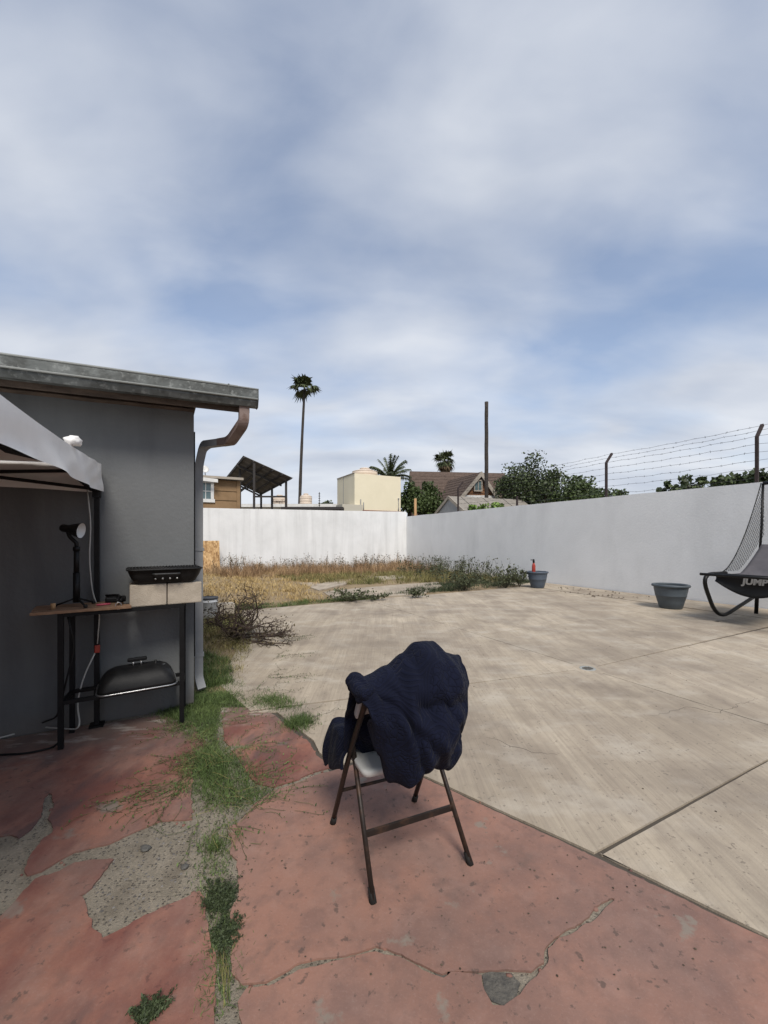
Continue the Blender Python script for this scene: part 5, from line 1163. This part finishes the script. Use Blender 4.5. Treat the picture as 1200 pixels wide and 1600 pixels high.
mt = lambda u, v_, y: P(u, v_, y)
tz_ = zt+.09
c = P(436, 790, Yt+1); tank(Vector((c.x, Yt+1.2, tz_-.15)), .56, .90, 'beige ribbed water tank with dark script seen through the sheet roof posts', 'Rotoplas')
c = P(478, 790, Yt+1); tank(Vector((c.x, Yt+1.0, tz_-.15)), .44, .98, 'beige ribbed water tank beside the tall palm trunk')
# electric fence post
c = P(499, 790, 21.5); ep = thing('insulator_post', 'thin dark post with insulators right of the water tanks', 'post', Vector((c.x, 21.5, 0)))
mb = MB(); mb.tube([(c.x, 21.5, -.05), (c.x, 21.5, P(499, 769, 21.5).z)], .018, 6); mb.build('pole', 'purlin', ep)
for k in range(6):
    mb = MB(); mb.lathe([(0, 0), (.05, .005), (.05, .03), (0, .035)], (c.x, 21.5, P(499, 772+3.6*k, 21.5).z), 10); mb.build('insulator', 'purlin', ep)
# cream cube building
cp = P(554, 841, 21.6); cs, ct = st(Vector((cp.x, cp.y, 0))); ch = CAM_H+(HOR-739.5)/FOC*cp.y
kR = (626-600)/FOC; wR = None
q0 = Vector((cp.x, cp.y, 0)); wR = (kR*q0.y-q0.x)/(E.x-kR*E.y); kL = (527-600)/FOC; wL = (kL*q0.y-q0.x)/(D.x-kL*D.y)
cb = thing('cream_building', 'plain cream rendered block-shaped building above the back wall corner', 'building', q0)
mb = MB(); mb.prism([q0, q0+E*wR, q0+E*wR+D*wL, q0+D*wL], -.05, ch); mb.build('wall', 'cream', cb)
mb = MB(); mb.slab([q0-E*.03-D*.0+Z*(ch+.002), q0-E*.03+D*wL+Z*(ch+.002), q0+E*.05+D*wL+Z*(ch+.002), q0+E*.05+Z*(ch+.002)], Vector((0, 0, .045))); mb.build('coping', 'trim_tan', cb)
mb = MB(); mb.box(q0-E*.006+D*wL*.62+Z*(ch/2), (.014, .03, ch), (E, D, Z)); mb.build('joint', 'pipe_grey', cb)
mb = MB(); mb.box(q0+E*wR/2-D*.03+Z*(CAM_H+(HOR-798.5)/FOC*(q0.y+.6)), (wR+.1, .10, .05), (E, D, Z)); mb.build('brick_ledge', 'brick_red', cb)
for f, h_ in ((.12, .62), (.18, .46)):
    mb = MB(); b0 = q0+E*wR*f-D*.05; mb.tube([b0+Z*2.6, b0+Z*(2.85+h_)], .022, 6); mb.build('pipe', 'pipe_grey', cb)
mb = MB(); b0 = q0+E*wR*.945-D*.05; mb.tube([b0+Z*2.6, b0+Z*3.6], .014, 6); mb.box(b0+Z*3.6, (.07, .06, .06)); mb.box(b0+Z*3.02, (.06, .06, .06)); mb.build('conduit', 'pipe_grey', cb)
an = q0+D*wL*.1; 
lt = q0-E*.35-D*.15; mb = MB(); mb.prism([lt-E*.4, lt+E*.75, lt+E*.75+D*.9, lt-E*.4+D*.9], 2.2, CAM_H+(HOR-788)/FOC*lt.y); tag(mb.build('lean_to', 'cream_side'), 'low grey lean-to at the foot of the cream building', 'lean-to')
tc_ = q0+E*wR*.42+D*wL*.5; tank(Vector((tc_.x, tc_.y, ch-.42)), .72, .95, 'beige round tank top showing above the cream building roof')

# ---- trees
def tree(name, label, base, h, crown, n, ls, ml, trunk_r=.12, seed=0, clumps=22, group='trees beyond the walls', crown_z=None):
    """crown = (rx, ry, rz); leaf clumps on a branching skeleton"""
    random.seed(seed); o = thing(name, label, 'tree', base, group); rx, ry, rz = crown; cz = crown_z if crown_z else h-rz
    mb = MB(); mb.tube([base-Z*.1, base+Vector((.05, .05, cz*.5)), base+Z*(cz-rz*.4)], [trunk_r, trunk_r*.8, trunk_r*.6], 8); fork = base+Z*(cz-rz*.4)
    cen = []
    for k in range(clumps):
        a = random.random()*6.28; e = random.uniform(-.7, 1); rr = random.uniform(.55, 1.0)
        c = base+Vector((math.cos(a)*rx*rr*math.sqrt(max(.05, 1-e*e*.8)), math.sin(a)*ry*rr*math.sqrt(max(.05, 1-e*e*.8)), cz+e*rz*rr)); cen.append(c)
        mb.tube([fork, fork.lerp(c, .5)+Vector((0, 0, -.1*rz)), c], [trunk_r*.4, trunk_r*.22, trunk_r*.08], 5, caps=False)
    mb.build('trunk', 'bark', o)
    cen = np.array([tuple(c) for c in cen]); w_ = rng.integers(0, len(cen), n); sc = np.array([rx, ry, rz])*.22*rng.uniform(.6, 1.4, (len(cen), 1))
    pts = cen[w_]+np.clip(rng.normal(0, 1, (n, 3)), -1.5, 1.5)*sc[w_]
    leaves('crown', pts, ls, ml, o); random.seed(seed+100); return o
def at(u, y): return Vector(((u-600)/FOC*y, y, 0))
def zat(v_, y): return CAM_H+(HOR-v_)/FOC*y
tree('broadleaf_tree', 'tall dark open-crowned tree above the side wall, right of the bare trunk', at(820, 25), zat(722, 25), (1.35, 1.2, 1.7), 4600, .14, 'leaf_dark', .13, 11, 26)
tree('broadleaf_tree', 'smaller dark tree filling the gap beside the brown house', at(797, 27), zat(742, 27), (.9, .9, 1.3), 3000, .14, 'leaf_dark', .1, 12, 14)
tree('broadleaf_tree', 'dark rounded tree right of the tall open-crowned one', at(852, 24), zat(734, 24), (1.0, 1.0, 1.5), 3400, .14, 'leaf_dark', .1, 13, 18)
tree('broadleaf_tree', 'low rounded dark green tree left of the middle wire post', at(897, 20), zat(745, 20), (1.15, 1.0, 1.0), 5200, .13, 'leaf_mid', .1, 14, 24)
tree('broadleaf_tree', 'flat green shrub crown touching the middle wire post', at(938, 17), zat(764, 17), (.75, .6, .4), 1900, .11, 'leaf_mid', .08, 15, 12)
tree('broadleaf_tree', 'dense dark bushy tree between the cream building and the brown house', at(655, 25), zat(757, 25), (1.15, 1.0, 1.2), 6000, .15, 'leaf_mid', .12, 16, 24)
hs = [(1050, 13.0, 757, .30), (1080, 12.6, 749, .45), (1110, 12.4, 748, .5), (1140, 12.2, 738, .5), (1165, 12.0, 740, .4), (1198, 11.6, 738, .5)]
hl = ['small leafy hedge shrub above the side wall, leftmost of the row', 'leafy hedge shrub above the side wall, second from the left', 'leafy hedge shrub above the side wall, third from the left', 'tallest leafy hedge shrub above the side wall', 'leafy hedge shrub above the side wall just left of the near post', 'leafy hedge shrub right of the near wire post']
for k, (u, y, v_, r_) in enumerate(hs): tree('hedge_shrub', hl[k], at(u, y), zat(v_, y), (r_, r_, .42), 900, .13, 'leaf_dark', .05, 30+k, 12, 'hedge beyond the side wall')
for k, (u, v_) in enumerate(((765, 787), (745, 792), (783, 786))):
    b = at(u, 17.4+.2*k); tree('bright_shrub', ['bright green leafy shrub peeping over the wall under the shed roof, middle one', 'bright green leafy shrub peeping over the wall nearest the bent post', 'bright green shrub peeping over the wall nearest the post stub'][k], b, zat(v_, 17.4), (.45, .3, .3), 420, .17, 'leaf_bright', .04, 50+k, 8, 'bright shrubs behind the side wall')
mb = MB(); b = at(649, 22.3); mb.tube([b-Z*.1, b+Z*zat(779, 22.3)], .07, 8); tag(mb.build('wooden_post', 'cork'), 'brown wooden post before the dark bushy tree', 'post')
# palms
def palm(name, label, base, top, tr, cr_, nf, ml, seed, skirt=0, up=.5):
    random.seed(seed); o = thing(name, label, 'palm', base, 'palms beyond the walls'); mb = MB(); n = 14
    lean = top-Vector((base.x, base.y, top.z))
    pts = [Vector((base.x, base.y, -.1+(top.z+.1)*i/n))+lean*(i/n)**1.6 for i in range(n+1)]
    mb.tube(pts, [tr*(1.25-.5*i/n)*(1+.05*math.sin(i*2.3)) for i in range(n+1)], 10); mb.build('trunk', 'palm_trunk', o)
    def fan(d, L, V, F):
        # one fan frond: a petiole and a pleated fan of blades drooping at the tips
        hub = top+d*L*random.uniform(.26, .42); side_ = d.cross(Z).normalized() if abs(d.z) < .99 else Vector((1, 0, 0)); upv = side_.cross(d).normalized()
        b0 = len(V); V += [top-side_*.02, top+side_*.02, hub]; F.append((b0, b0+1, b0+2))
        for k in range(11):
            a = R(-75+15*k); dd = (d*math.cos(a)+side_*math.sin(a)).normalized(); tip = hub+dd*L*.70*(1-.25*abs(a)/1.4)*random.uniform(.8, 1.1)-Z*L*.24*random.uniform(.3, 1.5)+upv*.02; sd2 = dd.cross(upv).normalized()*L*.055
            m_ = hub+dd*L*.38; b0 = len(V); V += [hub, m_-sd2, m_+sd2, tip]; F += [(b0, b0+1, b0+2), (b0+1, b0+3, b0+2)]
    V, F = [], []
    for k in range(nf):
        a = 2*math.pi*k/nf+random.gauss(0, .25); e = R(random.uniform(-35, 80)); fan(Vector((math.cos(a)*math.cos(e), math.sin(a)*math.cos(e), math.sin(e))), cr_*random.uniform(.8, 1.15), V, F)
    rawmesh('crown', [tuple(v_) for v_ in V], F, ml, o)
    if skirt:
        V, F = [], []
        for k in range(skirt):
            a = 2*math.pi*k/skirt+random.gauss(0, .2); e = R(random.uniform(-85, -35)); fan(Vector((math.cos(a)*math.cos(e), math.sin(a)*math.cos(e), math.sin(e))), cr_*random.uniform(.7, 1.1), V, F)
        rawmesh('skirt', [tuple(v_) for v_ in V], F, 'palm_dead', o)
    return o
yb = 45
palm('tall_palm', 'very tall slender fan palm left of centre against the sky', at(467, yb), P(476, 607, yb), .165, 1.75, 24, 'palm_leaf', 3, 0)
palm('short_palm', 'fan palm crown with dead skirt above the brown roof', at(695, 42), P(695, 720, 42), .24, 1.35, 26, 'palm_leaf', 5, 24)
# bare headless trunk
tb = at(760, 26); mb = MB(); n = 26; tp = zat(628, 26)
mb.tube([tb+Z*(-.1+(tp+.1)*i/n)+Vector((.006*math.sin(i*1.3), 0, 0)) for i in range(n+1)], [.118*(1+.04*math.sin(i*2.7)+.05*random.random())*(1.08-.14*i/n) for i in range(n+1)], 9)
tag(mb.build('bare_trunk', 'palm_trunk'), 'tall dark headless palm trunk rising past the brown gable', 'trunk')
# feathery palm behind the cream building
def feather(base, top, L, nf, label, seed):
    random.seed(seed); o = thing('feather_palm', label, 'palm', base, 'palms beyond the walls'); mb = MB(); mb.tube([base-Z*.1, top], [.16, .12], 8); mb.build('trunk', 'palm_trunk', o); V, F = [], []; st_ = MB()
    for k in range(nf):
        a = 2*math.pi*k/nf+random.gauss(0, .2); e = R(random.uniform(25, 85)); d = Vector((math.cos(a)*math.cos(e), math.sin(a)*math.cos(e), math.sin(e))); p = top.copy(); pts = [p]
        for i in range(9): d = (d-Z*.13).normalized(); p = p+d*L/9; pts.append(p)
        st_.tube(pts, .012, 3, caps=False)
        for i in range(1, 10):
            for s_ in range(5):
                q = pts[i-1].lerp(pts[i], s_/5); sd2 = d.cross(Z).normalized()
                for sg in (-1, 1):
                    tip = q+sd2*sg*.34*(1-.06*i)+d*.10-Z*random.uniform(.05, .22); b0 = len(V); V += [q, q+d*.06, tip]; F.append((b0, b0+1, b0+2))
    st_.build('rib', 'palm_leaf', o); rawmesh('crown', [tuple(v_) for v_ in V], F, 'palm_leaf', o)
feather(at(609, 27), P(609, 750, 27), 1.7, 30, 'feathery palm top arching up behind the cream building', 8)

# ---- brown shingled house with cross gable
bhs = thing('brown_house', 'brown shingle-roofed house with cross gable behind the side wall', 'house', at(715, 31))
Ym = 33.0
rl, rr_ = P(640, 738, Ym), P(789, 747, Ym+1.0); rr_.z = rl.z
dn = Vector((0, -3.6, -3.9)); dnb = Vector((0, 3.6, -3.9)); lo = Vector((-.4, 0, 0))
def shingled(name, a, b, dvec, rows, par, m='shingle'):       # courses laid one over the other, each a row object
    L = dvec.length; dd = dvec/L; ax_ = (b-a).normalized(); nr = ax_.cross(dd).normalized(); nr = nr if nr.z > 0 else -nr
    base_ = MB(); base_.slab([a, b, b+dvec, a+dvec], -nr*.12); rf = base_.build(name, m, par)
    for k in range(rows):
        f0, f1 = k/rows, (k+1)/rows+.012; mb = MB(); q = [a+dvec*f0+nr*.006, b+dvec*f0+nr*.006, b+dvec*f1+nr*.028, a+dvec*f1+nr*.028]
        mb.slab(q, -nr*.02); mb.build('shingle_course', m, rf)
    return rf
shingled('roof', rl, rr_, dn, 13, bhs)
mb = MB(); mb.slab([rl, rr_, rr_+dnb, rl+dnb], Vector((0, .08, .1))); mb.build('rear_roof', 'shingle', bhs)
zw = (rl+dn).z
mb = MB(); mb.box(((rl.x+rr_.x)/2, Ym, (zw+.5)/2), (rr_.x-rl.x-.5, 5.6, zw+.5)); mb.build('wall', 'gable_brown', bhs)
for xx in (rl.x+.3, rr_.x-.3):
    mb = MB(); mb.slab([Vector((xx, Ym, rl.z-.3)), Vector((xx, Ym-2.8, zw+.3)), Vector((xx, Ym+2.8, zw+.3))], Vector((.1, 0, 0))); mb.build('gable_wall', 'gable_brown', bhs)
# cross gable
Yg = 28.5
gp_, gl, gr = P(750, 738, Yg), P(719, 775, Yg-.25), P(775, 776, Yg+.25)
ax_g = (gr-gl).normalized(); ax_g.z = 0; ax_g.normalize(); inw = Vector((-ax_g.y, ax_g.x, 0)); bk_ = P(714, 743, Ym-.2)
deep = inw*5.2
pk2 = gp_+deep+Vector((-.9, 0, 0)); 
for a_, nm in ((gl, 'left'), (gr, 'right')):
    dv = (a_-gp_)*1.06
    rf = shingled('gable_roof', gp_-inw*.25, pk2, dv, 8, bhs)
    mb = MB(); ndir = dv.normalized().cross(inw).normalized(); ndir = ndir if ndir.z > 0 else -ndir
    mb.slab([gp_-inw*.30+ndir*.03, gp_-inw*.30+dv+ndir*.03, gp_-inw*.30+dv-ndir*.20, gp_-inw*.30-ndir*.20], inw*.05); mb.build('barge_board', 'trim_tan', rf)
mb = MB(); mb.slab([gp_-Z*.22, gl+Z*.0+ax_g*.15, gr-ax_g*.15], inw*.15); mb.build('gable_front', 'gable_brown', bhs)
for k in range(6):
    f0 = .22+.13*k; a, b = (gp_).lerp(gl+ax_g*.2, f0), gp_.lerp(gr-ax_g*.2, f0); mb = MB(); mb.slab([a-inw*.03, b-inw*.03, b-inw*.01+Z*.20, a-inw*.01+Z*.20], inw*.03); mb.build('gable_board', 'gable_brown', bhs)
mb = MB(); mb.box((gl+gr)/2-inw*.06-Z*.02, ((gr-gl).length*.94, .12, .16), (ax_g, inw, Z)); mb.build('white_band', 'white_trim', bhs)
mb = MB(); gw = gl.lerp(gr, .5)+Z*.0; mb.prism([gl+ax_g*.2, gr-ax_g*.2, gr-ax_g*.2+inw*3, gl+ax_g*.2+inw*3], -.05, gl.z-.05); mb.build('gable_wall', 'gable_brown', bhs)
wc = P(746.5, 759, Yg-.1)-inw*.05; wn = MB()
for dx, dz, sx, sz_ in ((0, .36, .62, .08), (0, -.36, .62, .08), (-.27, 0, .08, .64), (.27, 0, .08, .64), (0, 0, .05, .64)): wn.box(wc+ax_g*dx+Z*dz, (sx, .08, sz_), (ax_g, inw, Z))
wo = wn.build('window', 'trim_tan', bhs); mb = MB(); mb.box(wc+inw*.02, (.46, .03, .64), (ax_g, inw, Z)); mb.build('pane', 'glass', wo)
# grey shed with low gable roof
Yd = 22.0
sp_, sl, sr2, se = P(702, 776, Yd), P(683, 802, Yd-.2), P(716, 797, Yd-1.6), P(816, 779, Yd+2.2)
shd = thing('grey_shed', 'low shed with weathered grey sheet roof right behind the side wall', 'shed', at(755, 22))
rdir = Vector((se.x-sp_.x, se.y-sp_.y, 0)); fr = Vector((rdir.y, -rdir.x, 0)).normalized()
np_ = 7
for sgn, par_n in ((1, 'roof'), (-1, 'rear_roof')):
    dv = fr*sgn*1.35-Z*.85
    nrm_ = rdir.normalized().cross(dv.normalized()); nrm_ = nrm_ if nrm_.z > 0 else -nrm_
    for k in range(np_):
        a, b = sp_+rdir*(k/np_), sp_+rdir*((k+1)/np_-.004); mb = MB(); mb.slab([a+nrm_*.02*(k % 2), b+nrm_*.02*(k % 2), b+dv+nrm_*.02*(k % 2), a+dv+nrm_*.02*(k % 2)], nrm_*.03); mb.build('roof_sheet', 'shed_roof', shd)
    rd_ = rdir.normalized(); mb = MB(); mb.slab([sp_-rd_*.08+nrm_*.05, sp_-rd_*.08+dv+nrm_*.05, sp_-rd_*.08+dv-nrm_*.10, sp_-rd_*.08-nrm_*.10], rd_*.05); mb.build('barge_board', 'trim_tan', shd)
rd_ = rdir.normalized()
mb = MB(); q = [sp_-Z*.10, sp_+fr*1.2-Z*.86, Vector((*(sp_+fr*1.2).xy, -.05)), Vector((*(sp_-fr*1.2).xy, -.05)), sp_-fr*1.2-Z*.86]; mb.slab(q, rd_*(rdir.length-.1)); mb.build('wall', 'shed_wall', shd)
# distant tree mass low behind the flat roof
tree('far_tree', 'tiny far dark tree crown behind the flat roof', at(507, 60), zat(785, 60), (1.2, 1, .9), 800, .3, 'leaf_dark', .15, 71, 10)
# overhead lines
for k, (v0, v1) in enumerate(((752, 722), (757, 731))):
    a, b = P(765, v0-4, 40), P(1100, v1-60, 40); mb = MB(); mb.tube([a.lerp(b, i/16)-Z*(.8*4*(i/16)*(1-i/16)*.4) for i in range(17)], .012, 4, caps=False)
    if k < 0: mb.build('overhead_line', 'wire')
